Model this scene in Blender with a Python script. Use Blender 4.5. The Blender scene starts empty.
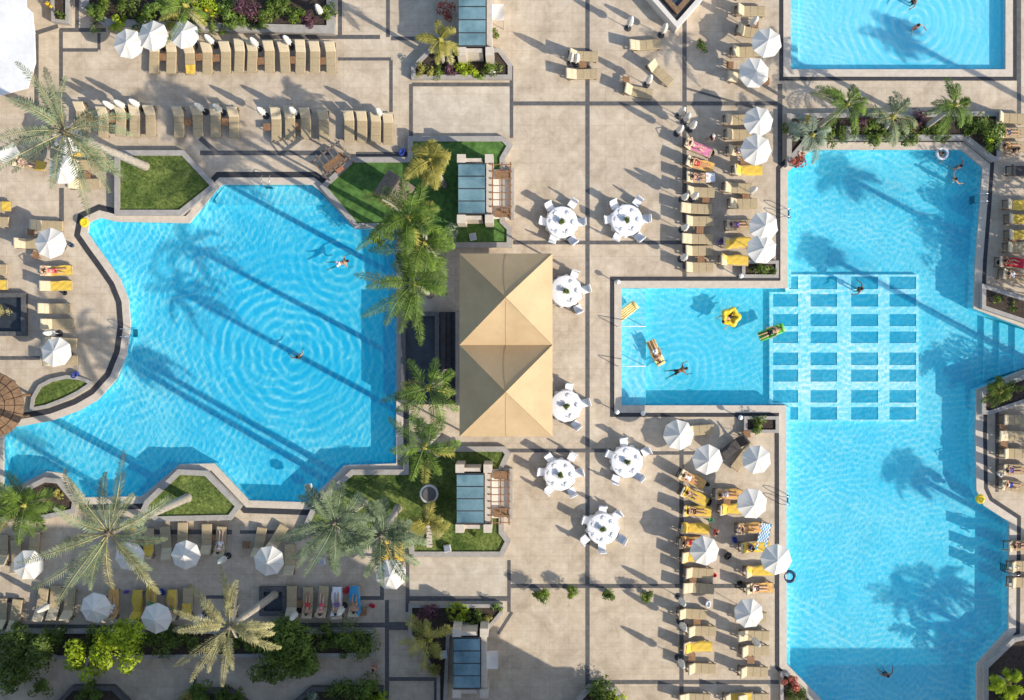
import bpy, bmesh, math, random
from mathutils import Vector, Matrix
from mathutils.geometry import tessellate_polygon
R = math.radians
random.seed(11)
scene = bpy.context.scene
C = scene.collection

# ------------------------------------------------------------ camera, sky, sun, exposure
CAM_H = 75.0            # drone height above the deck
PXM = 16.0              # photograph pixels per metre on the deck
cam_d = bpy.data.cameras.new('camera'); cam = bpy.data.objects.new('camera', cam_d); C.objects.link(cam)
cam.location = (0, 0, CAM_H); cam.rotation_euler = (0, 0, 0)
cam_d.sensor_width = 36; cam_d.lens = 36 * CAM_H / (1024 / PXM)
cam_d.clip_start = 0.5; cam_d.clip_end = 5000
scene.camera = cam
SUN_EL, SUN_AZ = 33.0, -28.5          # sun stands to the lower right of the photograph
w = bpy.data.worlds.new('World'); scene.world = w; w.use_nodes = True
nt = w.node_tree; bg = nt.nodes['Background']
sky = nt.nodes.new('ShaderNodeTexSky'); sky.sky_type = 'NISHITA'; sky.sun_disc = False
sky.sun_elevation = R(SUN_EL); sky.sun_rotation = R(90 - SUN_AZ)
nt.links.new(sky.outputs[0], bg.inputs[0]); bg.inputs[1].default_value = 0.15
sd = bpy.data.lights.new('sun', 'SUN'); sun = bpy.data.objects.new('sun', sd); C.objects.link(sun)
sd.energy = 3.7; sd.angle = R(0.55); sd.color = (1.0, 0.91, 0.77)
dv = Vector((math.cos(R(SUN_EL)) * math.cos(R(SUN_AZ)), math.cos(R(SUN_EL)) * math.sin(R(SUN_AZ)), math.sin(R(SUN_EL))))
sun.rotation_euler = dv.to_track_quat('Z', 'Y').to_euler(); sun.location = dv * 80
scene.view_settings.view_transform = 'Standard'; scene.view_settings.look = 'None'
scene.view_settings.exposure = 0.57; scene.view_settings.gamma = 1

# ------------------------------------------------------------ helpers
def P(px, py, z=0.0):
    k = (CAM_H - z) / CAM_H / PXM
    return Vector(((px - 512) * k, -(py - 350) * k, z))
def XY(px, py, z=0.0):
    v = P(px, py, z); return (v.x, v.y)
def poly(pts, z=0.0): return [XY(a, b, z) for a, b in pts]
def area(p): return sum(p[i][0] * p[(i + 1) % len(p)][1] - p[(i + 1) % len(p)][0] * p[i][1] for i in range(len(p))) / 2
def ccw(p): return p if area(p) > 0 else p[::-1]
def offset(p, d):
    """push a closed outline outwards by d (mitred)"""
    p = ccw(p); n = len(p); out = []
    for i in range(n):
        a, b, c = Vector(p[i - 1]), Vector(p[i]), Vector(p[(i + 1) % n])
        e1 = (b - a).normalized(); e2 = (c - b).normalized()
        n1 = Vector((e1.y, -e1.x)); n2 = Vector((e2.y, -e2.x))
        m = n1 + n2
        m = m / max(m.length_squared, 0.35) * 2
        out.append((b.x + m.x * d, b.y + m.y * d))
    return out

class MB:
    def __init__(s): s.v = []; s.f = []; s.mi = []; s.cur = 0
    def add(s, vs, fs):
        o = len(s.v); s.v += [tuple(v) for v in vs]
        for f in fs: s.f.append(tuple(i + o for i in f)); s.mi.append(s.cur)
        return s
    def box(s, cx, cy, cz, sx, sy, sz, rz=0.0):
        c, q = math.cos(rz), math.sin(rz); vs = []
        for z in (-sz / 2, sz / 2):
            for x, y in ((-sx / 2, -sy / 2), (sx / 2, -sy / 2), (sx / 2, sy / 2), (-sx / 2, sy / 2)):
                vs.append((cx + x * c - y * q, cy + x * q + y * c, cz + z))
        return s.add(vs, [(3, 2, 1, 0), (4, 5, 6, 7), (0, 1, 5, 4), (1, 2, 6, 5), (2, 3, 7, 6), (3, 0, 4, 7)])
    def flat(s, p, z, holes=()):
        loops = [ccw(p)] + [ccw(h)[::-1] for h in holes]
        allv = [Vector((a, b, 0)) for l in loops for a, b in l]
        tris = tessellate_polygon([[Vector((a, b, 0)) for a, b in l] for l in loops])
        fs = []
        for t in tris:
            a, b, c = (allv[i] for i in t)
            fs.append(tuple(t) if (b - a).cross(c - a).z > 0 else tuple(t[::-1]))
        return s.add([(v.x, v.y, z) for v in allv], fs)
    def wall(s, p, z0, z1, inward=False):
        p = ccw(p); n = len(p)
        vs = [(a, b, z0) for a, b in p] + [(a, b, z1) for a, b in p]
        fs = [(i, (i + 1) % n, n + (i + 1) % n, n + i) for i in range(n)]
        if inward: fs = [f[::-1] for f in fs]
        return s.add(vs, fs)
    def prism(s, p, z0, z1): return s.flat(p, z1).wall(p, z0, z1)
    def ring(s, outer, inner, z0, z1, zin=None):
        """a kerb or coping: same number of points inside and outside"""
        n = len(outer); vs = [(a, b, z1) for a, b in outer] + [(a, b, z1) for a, b in inner]
        s.add(vs, [(i, (i + 1) % n, n + (i + 1) % n, n + i) for i in range(n)])
        if z1 > z0: s.wall(outer, z0, z1)
        s.wall(inner, z0 if zin is None else zin, z1, True)
        return s
    def tube(s, path, rad, n=8, cap=True):
        path = [Vector(p) for p in path]; o = len(s.v); vs = []; fs = []
        for i, p in enumerate(path):
            d = (path[min(i + 1, len(path) - 1)] - path[max(i - 1, 0)]).normalized()
            u = d.cross(Vector((0, 0, 1)))
            if u.length < 1e-3: u = Vector((1, 0, 0))
            u.normalize(); t = d.cross(u); r = rad[i] if isinstance(rad, (list, tuple)) else rad
            for k in range(n):
                a = 2 * math.pi * k / n; vs.append(p + (u * math.cos(a) + t * math.sin(a)) * r)
        for i in range(len(path) - 1):
            for k in range(n):
                k2 = (k + 1) % n; fs.append((i * n + k2, i * n + k, (i + 1) * n + k, (i + 1) * n + k2))
        if cap:
            fs.append(tuple(range(n))); fs.append(tuple(range((len(path) - 1) * n, len(path) * n))[::-1])
        return s.add(vs, fs)
    def lathe(s, prof, n=16, cx=0, cy=0, lobes=0, amp=0.0):
        vs = []; fs = []
        for r, z in prof:
            for k in range(n):
                a = 2 * math.pi * k / n; rr = r * (1 + amp * math.cos(lobes * a)) if lobes else r
                vs.append((cx + rr * math.cos(a), cy + rr * math.sin(a), z))
        for i in range(len(prof) - 1):
            for k in range(n):
                k2 = (k + 1) % n; fs.append((i * n + k, i * n + k2, (i + 1) * n + k2, (i + 1) * n + k))
        fs.append(tuple(range(n))[::-1]); fs.append(tuple(range((len(prof) - 1) * n, len(prof) * n)))
        return s.add(vs, fs)
    def ball(s, c, r, n=10, m=7, sz=1.0):
        prof = [(r * math.sin(math.pi * i / m) + 1e-4, c[2] - r * sz * math.cos(math.pi * i / m)) for i in range(m + 1)]
        return s.lathe(prof, n, c[0], c[1])
    def strip(s, a, b, wd, z):
        a, b = Vector(a[:2]), Vector(b[:2]); d = (b - a).normalized(); q = Vector((-d.y, d.x)) * wd / 2
        return s.add([(*(a - q), z), (*(b - q), z), (*(b + q), z), (*(a + q), z)], [(0, 1, 2, 3)])
    def build(s, name, mat, parent=None, smooth=False, loc=None):
        me = bpy.data.meshes.new(name); me.from_pydata(s.v, [], s.f)
        for m_ in (mat if isinstance(mat, (list, tuple)) else [mat]): me.materials.append(m_)
        if any(s.mi): me.polygons.foreach_set('material_index', s.mi)
        if smooth: me.polygons.foreach_set('use_smooth', [True] * len(me.polygons))
        me.update(); o = bpy.data.objects.new(name, me); C.objects.link(o)
        if parent: o.parent = parent
        if loc is not None: o.location = loc
        return o
LABELS = {}
def tag(o, label, cat, group=None, kind=None):
    if kind: o['kind'] = kind
    else:
        o['label'] = label; o['category'] = cat
        LABELS.setdefault(label, []).append(o.name)
    if group: o['group'] = group
    return o
def thing(name, label, cat, loc=(0, 0, 0), rz=0.0, group=None):
    o = bpy.data.objects.new(name, None); o.empty_display_size = 0.2; C.objects.link(o)
    o.location = loc; o.rotation_euler = (0, 0, rz); return tag(o, label, cat, group)
def struct(o): o['kind'] = 'structure'; return o
def dup(root, loc, rz=0.0, label=None, group=None, scale=None, swap=None):
    r = root.copy(); C.objects.link(r); r.location = loc; r.rotation_euler = (0, 0, rz)
    if scale: r.scale = scale if isinstance(scale, tuple) else (scale,) * 3
    if label: tag(r, label, r['category'], group)
    for ch in [o for o in root.children]:
        c = ch.copy(); C.objects.link(c); c.parent = r
        for g in [o for o in ch.children]:
            d = g.copy(); C.objects.link(d); d.parent = c
    return r
FIRST = {}
def place(key, maker, loc, rz, label, group, scale=None):
    """first use of a kind moves the built original, later uses copy it"""
    if key not in FIRST:
        o = maker(); FIRST[key] = o
        o.location = loc; o.rotation_euler = (0, 0, rz); tag(o, label, o['category'], group)
        if scale: o.scale = scale if isinstance(scale, tuple) else (scale,) * 3
        return o
    return dup(FIRST[key], loc, rz, label, group, scale or 1.0)

# ------------------------------------------------------------ materials
def _n(nt, t, **kw):
    n = nt.nodes.new(t)
    for k, v in kw.items(): setattr(n, k, v)
    return n
def mat(name, col, rough=0.6, var=0.14, scale=3.0, bump=0.0, spec=0.3, col2=None, metal=0.0, detail=5, transl=0.0, fine=0.0):
    m = bpy.data.materials.new(name); m.use_nodes = True; t = m.node_tree
    b = t.nodes['Principled BSDF']; b.inputs['Roughness'].default_value = rough
    b.inputs['Specular IOR Level'].default_value = spec; b.inputs['Metallic'].default_value = metal
    g = _n(t, 'ShaderNodeNewGeometry'); no = _n(t, 'ShaderNodeTexNoise')
    no.inputs['Scale'].default_value = scale; no.inputs['Detail'].default_value = detail; no.inputs['Roughness'].default_value = 0.62
    t.links.new(g.outputs['Position'], no.inputs['Vector'])
    rp = _n(t, 'ShaderNodeValToRGB'); e = rp.color_ramp.elements
    a = [c * (1 - var) for c in col]; z = [min(c * (1 + var), 0.95) for c in (col2 or col)]
    e[0].position = 0.32; e[1].position = 0.68; e[0].color = (*a, 1); e[1].color = (*z, 1)
    t.links.new(no.outputs[0], rp.inputs[0]); out = rp.outputs[0]
    if fine:
        n2 = _n(t, 'ShaderNodeTexNoise'); n2.inputs['Scale'].default_value = scale * 7; n2.inputs['Detail'].default_value = 3
        t.links.new(g.outputs['Position'], n2.inputs['Vector'])
        mr = _n(t, 'ShaderNodeMapRange'); mr.inputs['From Min'].default_value = .3; mr.inputs['From Max'].default_value = .7
        mr.inputs['To Min'].default_value = 1 - fine; mr.inputs['To Max'].default_value = 1 + fine
        t.links.new(n2.outputs[0], mr.inputs[0])
        vm = _n(t, 'ShaderNodeVectorMath', operation='SCALE'); t.links.new(out, vm.inputs[0]); t.links.new(mr.outputs[0], vm.inputs['Scale']); out = vm.outputs[0]
    t.links.new(out, b.inputs['Base Color'])
    if bump:
        bp = _n(t, 'ShaderNodeBump'); bp.inputs['Strength'].default_value = bump; bp.inputs['Distance'].default_value = 0.03
        t.links.new(no.outputs[0], bp.inputs['Height']); t.links.new(bp.outputs[0], b.inputs['Normal'])
    if transl:
        tr = _n(t, 'ShaderNodeBsdfTranslucent'); t.links.new(out, tr.inputs[0]); mx = _n(t, 'ShaderNodeMixShader'); mx.inputs[0].default_value = transl
        t.links.new(b.outputs[0], mx.inputs[1]); t.links.new(tr.outputs[0], mx.inputs[2]); t.links.new(mx.outputs[0], t.nodes['Material Output'].inputs[0])
    return m
def paving(name, c1, c2, c3, seam, size=1.17, seamk=0.9):
    m = bpy.data.materials.new(name); m.use_nodes = True; t = m.node_tree; b = t.nodes['Principled BSDF']
    b.inputs['Roughness'].default_value = 0.62; b.inputs['Specular IOR Level'].default_value = 0.25
    g = _n(t, 'ShaderNodeNewGeometry')
    n1 = _n(t, 'ShaderNodeTexNoise'); n1.inputs['Scale'].default_value = 0.75; n1.inputs['Detail'].default_value = 8; n1.inputs['Roughness'].default_value = 0.68; n1.inputs['Distortion'].default_value = 0.5
    n2 = _n(t, 'ShaderNodeTexNoise'); n2.inputs['Scale'].default_value = 2.6; n2.inputs['Detail'].default_value = 5; n2.inputs['Roughness'].default_value = .7
    for n in (n1, n2): t.links.new(g.outputs['Position'], n.inputs['Vector'])
    r1 = _n(t, 'ShaderNodeValToRGB'); e = r1.color_ramp.elements
    e[0].position = .33; e[0].color = (*c1, 1); e[1].position = .66; e[1].color = (*c3, 1); x = e.new(.5); x.color = (*c2, 1)
    t.links.new(n1.outputs[0], r1.inputs[0])
    mr = _n(t, 'ShaderNodeMapRange'); mr.inputs['From Min'].default_value = .32; mr.inputs['From Max'].default_value = .68; mr.inputs['To Min'].default_value = .90; mr.inputs['To Max'].default_value = 1.08
    t.links.new(n2.outputs[0], mr.inputs[0])
    br = _n(t, 'ShaderNodeTexBrick'); br.offset = 0.0; br.inputs['Scale'].default_value = 1.0
    br.inputs['Brick Width'].default_value = size; br.inputs['Row Height'].default_value = size; br.inputs['Mortar Size'].default_value = 0.022; br.inputs['Mortar Smooth'].default_value = .4
    br.inputs['Color1'].default_value = (1, 1, 1, 1); br.inputs['Color2'].default_value = (.955, .955, .96, 1); br.inputs['Mortar'].default_value = (seamk, seamk * .98, seamk * .96, 1)
    t.links.new(g.outputs['Position'], br.inputs['Vector'])
    b2 = _n(t, 'ShaderNodeTexBrick'); b2.offset = 0.5; b2.inputs['Scale'].default_value = 1.0; b2.inputs['Brick Width'].default_value = .585; b2.inputs['Row Height'].default_value = .39; b2.inputs['Mortar Size'].default_value = .012; b2.inputs['Mortar Smooth'].default_value = .5
    b2.inputs['Color1'].default_value = (1, 1, 1, 1); b2.inputs['Color2'].default_value = (.93, .925, .915, 1); b2.inputs['Mortar'].default_value = (.88, .87, .85, 1); t.links.new(g.outputs['Position'], b2.inputs['Vector'])
    n3 = _n(t, 'ShaderNodeTexNoise'); n3.inputs['Scale'].default_value = .16; n3.inputs['Detail'].default_value = 6; n3.inputs['Roughness'].default_value = .7; t.links.new(g.outputs['Position'], n3.inputs['Vector'])
    m3 = _n(t, 'ShaderNodeMapRange'); m3.inputs['From Min'].default_value = .36; m3.inputs['From Max'].default_value = .6; m3.inputs['To Min'].default_value = .93; m3.inputs['To Max'].default_value = 1.03; t.links.new(n3.outputs[0], m3.inputs[0])
    mm = _n(t, 'ShaderNodeMath', operation='MULTIPLY'); t.links.new(mr.outputs[0], mm.inputs[0]); t.links.new(m3.outputs[0], mm.inputs[1]); mr = mm     # worn, trodden patches
    v1 = _n(t, 'ShaderNodeVectorMath', operation='SCALE'); t.links.new(r1.outputs[0], v1.inputs[0]); t.links.new(mr.outputs[0], v1.inputs['Scale'])
    v2 = _n(t, 'ShaderNodeVectorMath', operation='MULTIPLY'); t.links.new(v1.outputs[0], v2.inputs[0]); t.links.new(br.outputs[0], v2.inputs[1])
    v3 = _n(t, 'ShaderNodeVectorMath', operation='MULTIPLY'); t.links.new(v2.outputs[0], v3.inputs[0]); t.links.new(b2.outputs[0], v3.inputs[1]); t.links.new(v3.outputs[0], b.inputs['Base Color'])
    bp = _n(t, 'ShaderNodeBump'); bp.inputs['Strength'].default_value = .12; bp.inputs['Distance'].default_value = .02
    t.links.new(n2.outputs[0], bp.inputs['Height']); t.links.new(bp.outputs[0], b.inputs['Normal'])
    return m
def water(name, dark, light, rings=(), scale=1.9, dirn=(1.0, 0.45), amp=1.0, trains=((20, .42, .62), (-35, .5, .5), (75, .38, .4))):
    """clear rippled water: see-through body with bright and dim ripple light painted into its tint, plus a Fresnel gloss"""
    m = bpy.data.materials.new(name); m.use_nodes = True; t = m.node_tree
    t.nodes.remove(t.nodes['Principled BSDF']); L = t.links.new
    g = _n(t, 'ShaderNodeNewGeometry')
    def math_(op, a, b=None):
        n = _n(t, 'ShaderNodeMath', operation=op)
        for i, q in enumerate((a, b)):
            if q is None: continue
            if isinstance(q, (int, float)): n.inputs[i].default_value = q
            else: L(q, n.inputs[i])
        return n.outputs[0]
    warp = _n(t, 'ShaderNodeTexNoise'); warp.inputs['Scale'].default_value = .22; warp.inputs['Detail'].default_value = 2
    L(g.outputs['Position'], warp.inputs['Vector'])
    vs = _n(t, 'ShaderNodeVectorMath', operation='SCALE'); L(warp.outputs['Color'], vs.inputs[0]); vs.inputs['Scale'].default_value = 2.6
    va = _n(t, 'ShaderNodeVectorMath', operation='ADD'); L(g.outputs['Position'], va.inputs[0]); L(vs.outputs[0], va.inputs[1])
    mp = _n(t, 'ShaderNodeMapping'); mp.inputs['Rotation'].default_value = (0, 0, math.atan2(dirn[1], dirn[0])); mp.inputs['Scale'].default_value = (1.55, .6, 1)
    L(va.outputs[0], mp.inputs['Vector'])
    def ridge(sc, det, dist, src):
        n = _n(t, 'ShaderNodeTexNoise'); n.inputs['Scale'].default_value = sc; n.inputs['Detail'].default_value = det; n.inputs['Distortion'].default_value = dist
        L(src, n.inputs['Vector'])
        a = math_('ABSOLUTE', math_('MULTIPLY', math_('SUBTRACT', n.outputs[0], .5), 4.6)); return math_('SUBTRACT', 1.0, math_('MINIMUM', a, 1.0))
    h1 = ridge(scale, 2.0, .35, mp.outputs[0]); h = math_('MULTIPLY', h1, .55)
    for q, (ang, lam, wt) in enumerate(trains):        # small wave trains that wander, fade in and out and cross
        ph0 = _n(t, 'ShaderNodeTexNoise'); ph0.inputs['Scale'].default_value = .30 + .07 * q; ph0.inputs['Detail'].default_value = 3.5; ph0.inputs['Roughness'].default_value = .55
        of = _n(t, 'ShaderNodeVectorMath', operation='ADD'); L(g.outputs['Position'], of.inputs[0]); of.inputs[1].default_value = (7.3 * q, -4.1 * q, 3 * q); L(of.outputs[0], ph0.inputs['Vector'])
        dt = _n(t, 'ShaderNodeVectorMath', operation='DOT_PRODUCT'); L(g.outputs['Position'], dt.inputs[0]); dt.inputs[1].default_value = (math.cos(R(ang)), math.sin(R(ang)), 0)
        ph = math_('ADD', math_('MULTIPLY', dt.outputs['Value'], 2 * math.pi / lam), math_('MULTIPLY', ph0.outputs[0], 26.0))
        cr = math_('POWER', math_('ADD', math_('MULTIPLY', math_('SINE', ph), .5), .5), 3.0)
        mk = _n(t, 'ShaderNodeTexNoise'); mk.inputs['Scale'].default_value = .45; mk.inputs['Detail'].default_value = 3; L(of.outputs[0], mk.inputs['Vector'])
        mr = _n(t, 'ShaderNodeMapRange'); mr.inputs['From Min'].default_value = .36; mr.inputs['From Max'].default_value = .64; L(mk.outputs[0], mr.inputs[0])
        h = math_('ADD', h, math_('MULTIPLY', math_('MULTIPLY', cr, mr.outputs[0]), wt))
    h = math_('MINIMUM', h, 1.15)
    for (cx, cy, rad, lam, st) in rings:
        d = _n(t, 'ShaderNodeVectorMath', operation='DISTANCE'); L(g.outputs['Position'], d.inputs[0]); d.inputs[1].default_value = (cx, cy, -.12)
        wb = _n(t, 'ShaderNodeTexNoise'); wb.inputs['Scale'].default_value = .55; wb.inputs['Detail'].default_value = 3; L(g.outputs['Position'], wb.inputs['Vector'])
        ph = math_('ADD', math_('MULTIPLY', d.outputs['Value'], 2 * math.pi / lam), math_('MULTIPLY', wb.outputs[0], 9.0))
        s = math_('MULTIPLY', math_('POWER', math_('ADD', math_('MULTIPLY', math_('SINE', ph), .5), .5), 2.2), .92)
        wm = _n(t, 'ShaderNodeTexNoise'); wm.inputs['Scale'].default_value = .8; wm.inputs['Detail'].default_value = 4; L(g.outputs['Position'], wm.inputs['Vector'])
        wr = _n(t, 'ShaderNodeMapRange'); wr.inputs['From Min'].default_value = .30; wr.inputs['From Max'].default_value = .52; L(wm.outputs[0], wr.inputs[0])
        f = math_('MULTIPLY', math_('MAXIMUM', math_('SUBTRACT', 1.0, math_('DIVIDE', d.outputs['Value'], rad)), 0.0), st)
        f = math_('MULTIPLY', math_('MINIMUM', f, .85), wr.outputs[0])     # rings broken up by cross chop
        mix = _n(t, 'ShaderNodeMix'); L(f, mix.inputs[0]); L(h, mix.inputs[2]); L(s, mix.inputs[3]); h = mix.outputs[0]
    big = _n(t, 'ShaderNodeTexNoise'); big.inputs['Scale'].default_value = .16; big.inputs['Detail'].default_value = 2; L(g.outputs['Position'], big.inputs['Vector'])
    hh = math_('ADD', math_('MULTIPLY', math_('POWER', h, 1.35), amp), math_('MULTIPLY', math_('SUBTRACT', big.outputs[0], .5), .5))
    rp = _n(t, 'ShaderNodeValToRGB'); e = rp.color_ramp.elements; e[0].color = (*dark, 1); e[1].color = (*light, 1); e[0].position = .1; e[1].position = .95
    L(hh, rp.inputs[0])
    tr = _n(t, 'ShaderNodeBsdfTransparent'); L(rp.outputs[0], tr.inputs[0])  # tint pattern stands in for sunlight focused and spread by the ripples
    bp = _n(t, 'ShaderNodeBump'); bp.inputs['Strength'].default_value = .14; bp.inputs['Distance'].default_value = .04; L(h, bp.inputs['Height'])
    df = _n(t, 'ShaderNodeBsdfDiffuse'); df.inputs[0].default_value = (0, .50, .68, 1); ms = _n(t, 'ShaderNodeMixShader'); ms.inputs[0].default_value = .15; L(tr.outputs[0], ms.inputs[1]); L(df.outputs[0], ms.inputs[2])    # a little light scattered back by the water itself
    gl = _n(t, 'ShaderNodeBsdfGlossy'); gl.inputs['Roughness'].default_value = .08; L(bp.outputs[0], gl.inputs['Normal'])
    fr = _n(t, 'ShaderNodeFresnel'); fr.inputs[0].default_value = 1.33; L(bp.outputs[0], fr.inputs['Normal'])
    fk = math_('MULTIPLY', fr.outputs[0], math_('SUBTRACT', 1.0, g.outputs['Backfacing']))     # gloss on the upper face only
    mx = _n(t, 'ShaderNodeMixShader'); L(fk, mx.inputs[0]); L(ms.outputs[0], mx.inputs[1]); L(gl.outputs[0], mx.inputs[2])
    L(mx.outputs[0], t.nodes['Material Output'].inputs[0]); return m

M = {}
M['deck'] = paving('deck_stone', (.43, .35, .255), (.54, .447, .335), (.615, .525, .405), .8)
M['band'] = mat('band_stone', (.105, .10, .098), .55, .25, 4, .05)
M['poolband'] = mat('dark_pool_edge', (.042, .042, .046), .55, .25, 4, .05)
M['coping'] = mat('coping_stone', (.54, .47, .385), .6, .1, 3, .04, fine=.06)
M['wallcap'] = mat('planter_stone', (.34, .315, .285), .6, .14, 3, .06, fine=.08)
M['render'] = mat('pale_render', (.62, .58, .52), .7, .06, 1.5)
M['white'] = mat('white_paint', (.70, .69, .67), .5, .10, .6, fine=.04)
M['soil'] = mat('soil', (.055, .04, .03), .9, .4, 6, .4, fine=.3)
M['grass'] = mat('lawn_turf', (.065, .125, .02), .9, .35, .7, .5, col2=(.135, .165, .04), fine=.45)
M['grass2'] = mat('artificial_turf', (.055, .135, .028), .9, .3, .5, .5, col2=(.08, .16, .035), fine=.35)
M['blade'] = mat('grass_blade', (.075, .15, .025), .8, .35, .9, transl=.25, col2=(.15, .20, .05))
M['ground'] = mat('far_ground', (.32, .27, .21), .9, .2, .05, col2=(.36, .31, .24))
M['cloth_w'] = mat('white_cloth', (.75, .745, .74), .8, .05, 5, .1)
M['canvas'] = mat('parasol_canvas', (.77, .735, .67), .85, .04, 3, .06, transl=.18)
M['tent'] = mat('tent_fabric', (.475, .345, .195), .8, .07, .45, .35, col2=(.50, .365, .21), fine=.02)
M['metal'] = mat('grey_metal', (.45, .45, .46), .35, .06, 4, metal=.6, spec=.5)
M['steel'] = mat('polished_steel', (.72, .72, .74), .2, .04, 4, metal=1.0)
M['iron'] = mat('dark_iron', (.05, .05, .055), .5, .15, 4)
M['cushion'] = mat('beige_cushion', (.40, .315, .19), .85, .08, 6, .12, fine=.06)
M['cushion2'] = mat('pale_cushion', (.54, .455, .315), .85, .06, 6, .12)
M['rattan'] = mat('rattan_frame', (.17, .115, .07), .7, .25, 12, .2)
M['rattan_d'] = mat('dark_rattan', (.07, .062, .06), .7, .25, 12, .2)
M['wood'] = mat('brown_wood', (.20, .12, .065), .6, .3, 6, .15, fine=.15)
M['teak'] = mat('teak_wood', (.26, .14, .07), .6, .25, 8, .1)
M['greywood'] = mat('weathered_wood', (.16, .125, .10), .75, .3, 5, .2, fine=.15)
M['trunk'] = mat('palm_bark', (.36, .315, .26), .9, .25, 5, .5, fine=.25)
M['bark'] = mat('tree_bark', (.16, .12, .085), .9, .25, 6, .5)
M['date'] = mat('date_frond', (.135, .19, .095), .6, .35, 1.2, col2=(.25, .29, .165), transl=.2)
M['dateb'] = mat('blue_grey_frond', (.095, .145, .07), .6, .35, 1.2, col2=(.20, .245, .13), transl=.2)
M['dry'] = mat('straw_frond', (.27, .245, .095), .65, .35, 1.2, col2=(.40, .36, .17), transl=.2)
M['coco'] = mat('green_frond', (.06, .125, .016), .5, .4, 1.0, col2=(.15, .225, .035), transl=.2)
M['gold'] = mat('yellow_green_frond', (.26, .27, .05), .55, .3, 1.0, col2=(.42, .36, .09), transl=.25)
M['leaf'] = mat('shrub_leaf', (.065, .12, .014), .5, .4, 1.5, col2=(.14, .20, .025), transl=.2)
M['lime'] = mat('lime_leaf', (.19, .27, .008), .5, .35, 1.5, col2=(.36, .45, .02), transl=.25)
M['olive'] = mat('dark_leaf', (.055, .095, .014), .5, .4, 1.5, col2=(.11, .155, .022), transl=.2)
M['sage'] = mat('silver_leaf', (.20, .25, .17), .6, .3, 2, col2=(.33, .38, .28), transl=.2)
M['purple'] = mat('burgundy_leaf', (.09, .035, .05), .5, .4, 2, col2=(.16, .07, .09), transl=.2)
M['redleaf'] = mat('red_leaf', (.30, .07, .045), .5, .4, 2, col2=(.42, .12, .08), transl=.2)
M['yelflower'] = mat('yellow_flower', (.62, .42, .02), .6, .2, 3)
M['flowerw'] = mat('white_flower', (.75, .72, .66), .6, .1, 3)
M['sash'] = mat('grey_satin', (.62, .65, .72), .5, .06, 5)
M['yellow'] = mat('yellow_towel', (.66, .45, .075), .9, .10, 7, .2, fine=.08)
M['orange'] = mat('apricot_towel', (.66, .38, .12), .9, .12, 7, .2)
M['sky'] = mat('blue_towel', (.05, .30, .52), .9, .12, 7, .2)
M['whitet'] = mat('white_towel', (.78, .78, .80), .9, .05, 7, .2)
M['redt'] = mat('red_towel', (.52, .03, .05), .9, .12, 7, .2)
M['pinkt'] = mat('pink_towel', (.62, .22, .35), .9, .25, 7, .2)
M['black'] = mat('black_cloth', (.02, .02, .024), .9, .2, 7)
M['blue'] = mat('blue_cloth', (.03, .06, .30), .9, .2, 7)
M['purplec'] = mat('violet_cloth', (.20, .12, .36), .9, .2, 7)
M['red'] = mat('red_cloth', (.55, .03, .04), .85, .2, 7)
M['coral'] = mat('coral_cloth', (.75, .12, .16), .85, .2, 7)
M['greenc'] = mat('green_cloth', (.05, .28, .12), .85, .2, 7)
M['skin'] = mat('tanned_skin', (.47, .27, .17), .55, .08, 8, spec=.35)
M['skin2'] = mat('fair_skin', (.62, .41, .30), .55, .08, 8, spec=.35)
M['skin3'] = mat('brown_skin', (.24, .125, .075), .55, .08, 8, spec=.35)
M['hair'] = mat('dark_hair', (.03, .02, .014), .6, .3, 20)
M['hair2'] = mat('fair_hair', (.32, .20, .09), .6, .3, 20)
M['floaty'] = mat('yellow_vinyl', (.78, .55, .03), .3, .06, 3, spec=.5)
M['floatg'] = mat('green_vinyl', (.14, .50, .06), .3, .1, 3, spec=.5)
M['floatp'] = mat('pale_yellow_vinyl', (.75, .56, .22), .35, .08, 3, spec=.5)
M['buoy'] = mat('lifebuoy_yellow', (.78, .58, .02), .4, .06, 3, spec=.5)
M['navy'] = mat('navy_vinyl', (.02, .05, .10), .3, .2, 3, spec=.5)
M['ball'] = mat('opal_globe', (.85, .84, .80), .3, .03, 3, spec=.5)
M['terracotta'] = mat('terracotta', (.36, .16, .09), .8, .15, 4, .1)
M['facade'] = mat('hotel_facade', (.74, .68, .58), .8, .06, .6)  # brightened so the unseen walls bounce light onto the shaded deck
M['roofdark'] = mat('dark_slate', (.05, .05, .055), .5, .3, 3, .1)
M['slate'] = mat('slate_water_lining', (.035, .042, .05), .35, .3, 2, .05, spec=.5)
M['glass'] = mat('blue_roof_glass', (.075, .16, .20), .12, .25, .55, spec=.6, col2=(.16, .26, .285))
M['window'] = mat('window_glass', (.05, .07, .09), .08, .1, 1, spec=.6)
# ------------------------------------------------------------ the ground, pools, paving
LP = [(116,221),(189,222.5),(217,189),(222,184),(312,184),(320,190),(355,228),(397,228),(397,464),(345,466),(308,503),(249,501),(214,464),(180,465),(142,497),(85,498),(64,474),(47,472),(17,487),(3,487),(3,428),(30,424),(52,420),(79,410),(98,399),(116,379),(126,354),(130,326),(128,300),(120,280),(107,261),(96,246),(87,233),(89,222),(100,217)]
RP = [(787,172),(811,149),(961,149),(983,167),(980,210),(976,260),(974,308),(1024,327),(1110,359),(1110,337),(1024,370),(977,390),(976,432),(977,490),(984,505),(1010,522),(1009,629),(977,664),(977,760),(880,760),(821,700),(786,664),(785.5,406),(621,406),(621,287.5),(787,287.5)]
RP = RP[:8] + RP[9:]
RP[8] = (1110, 340); RP.insert(8, (1110, 357))
TP = [(790,-70),(1006,-70),(1006,70),(790,70)]
lp, rp_, tp = (ccw(poly(q)) for q in (LP, RP, TP))
BASIN = poly([(408,318),(440,318),(440,400),(408,400)])
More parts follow.
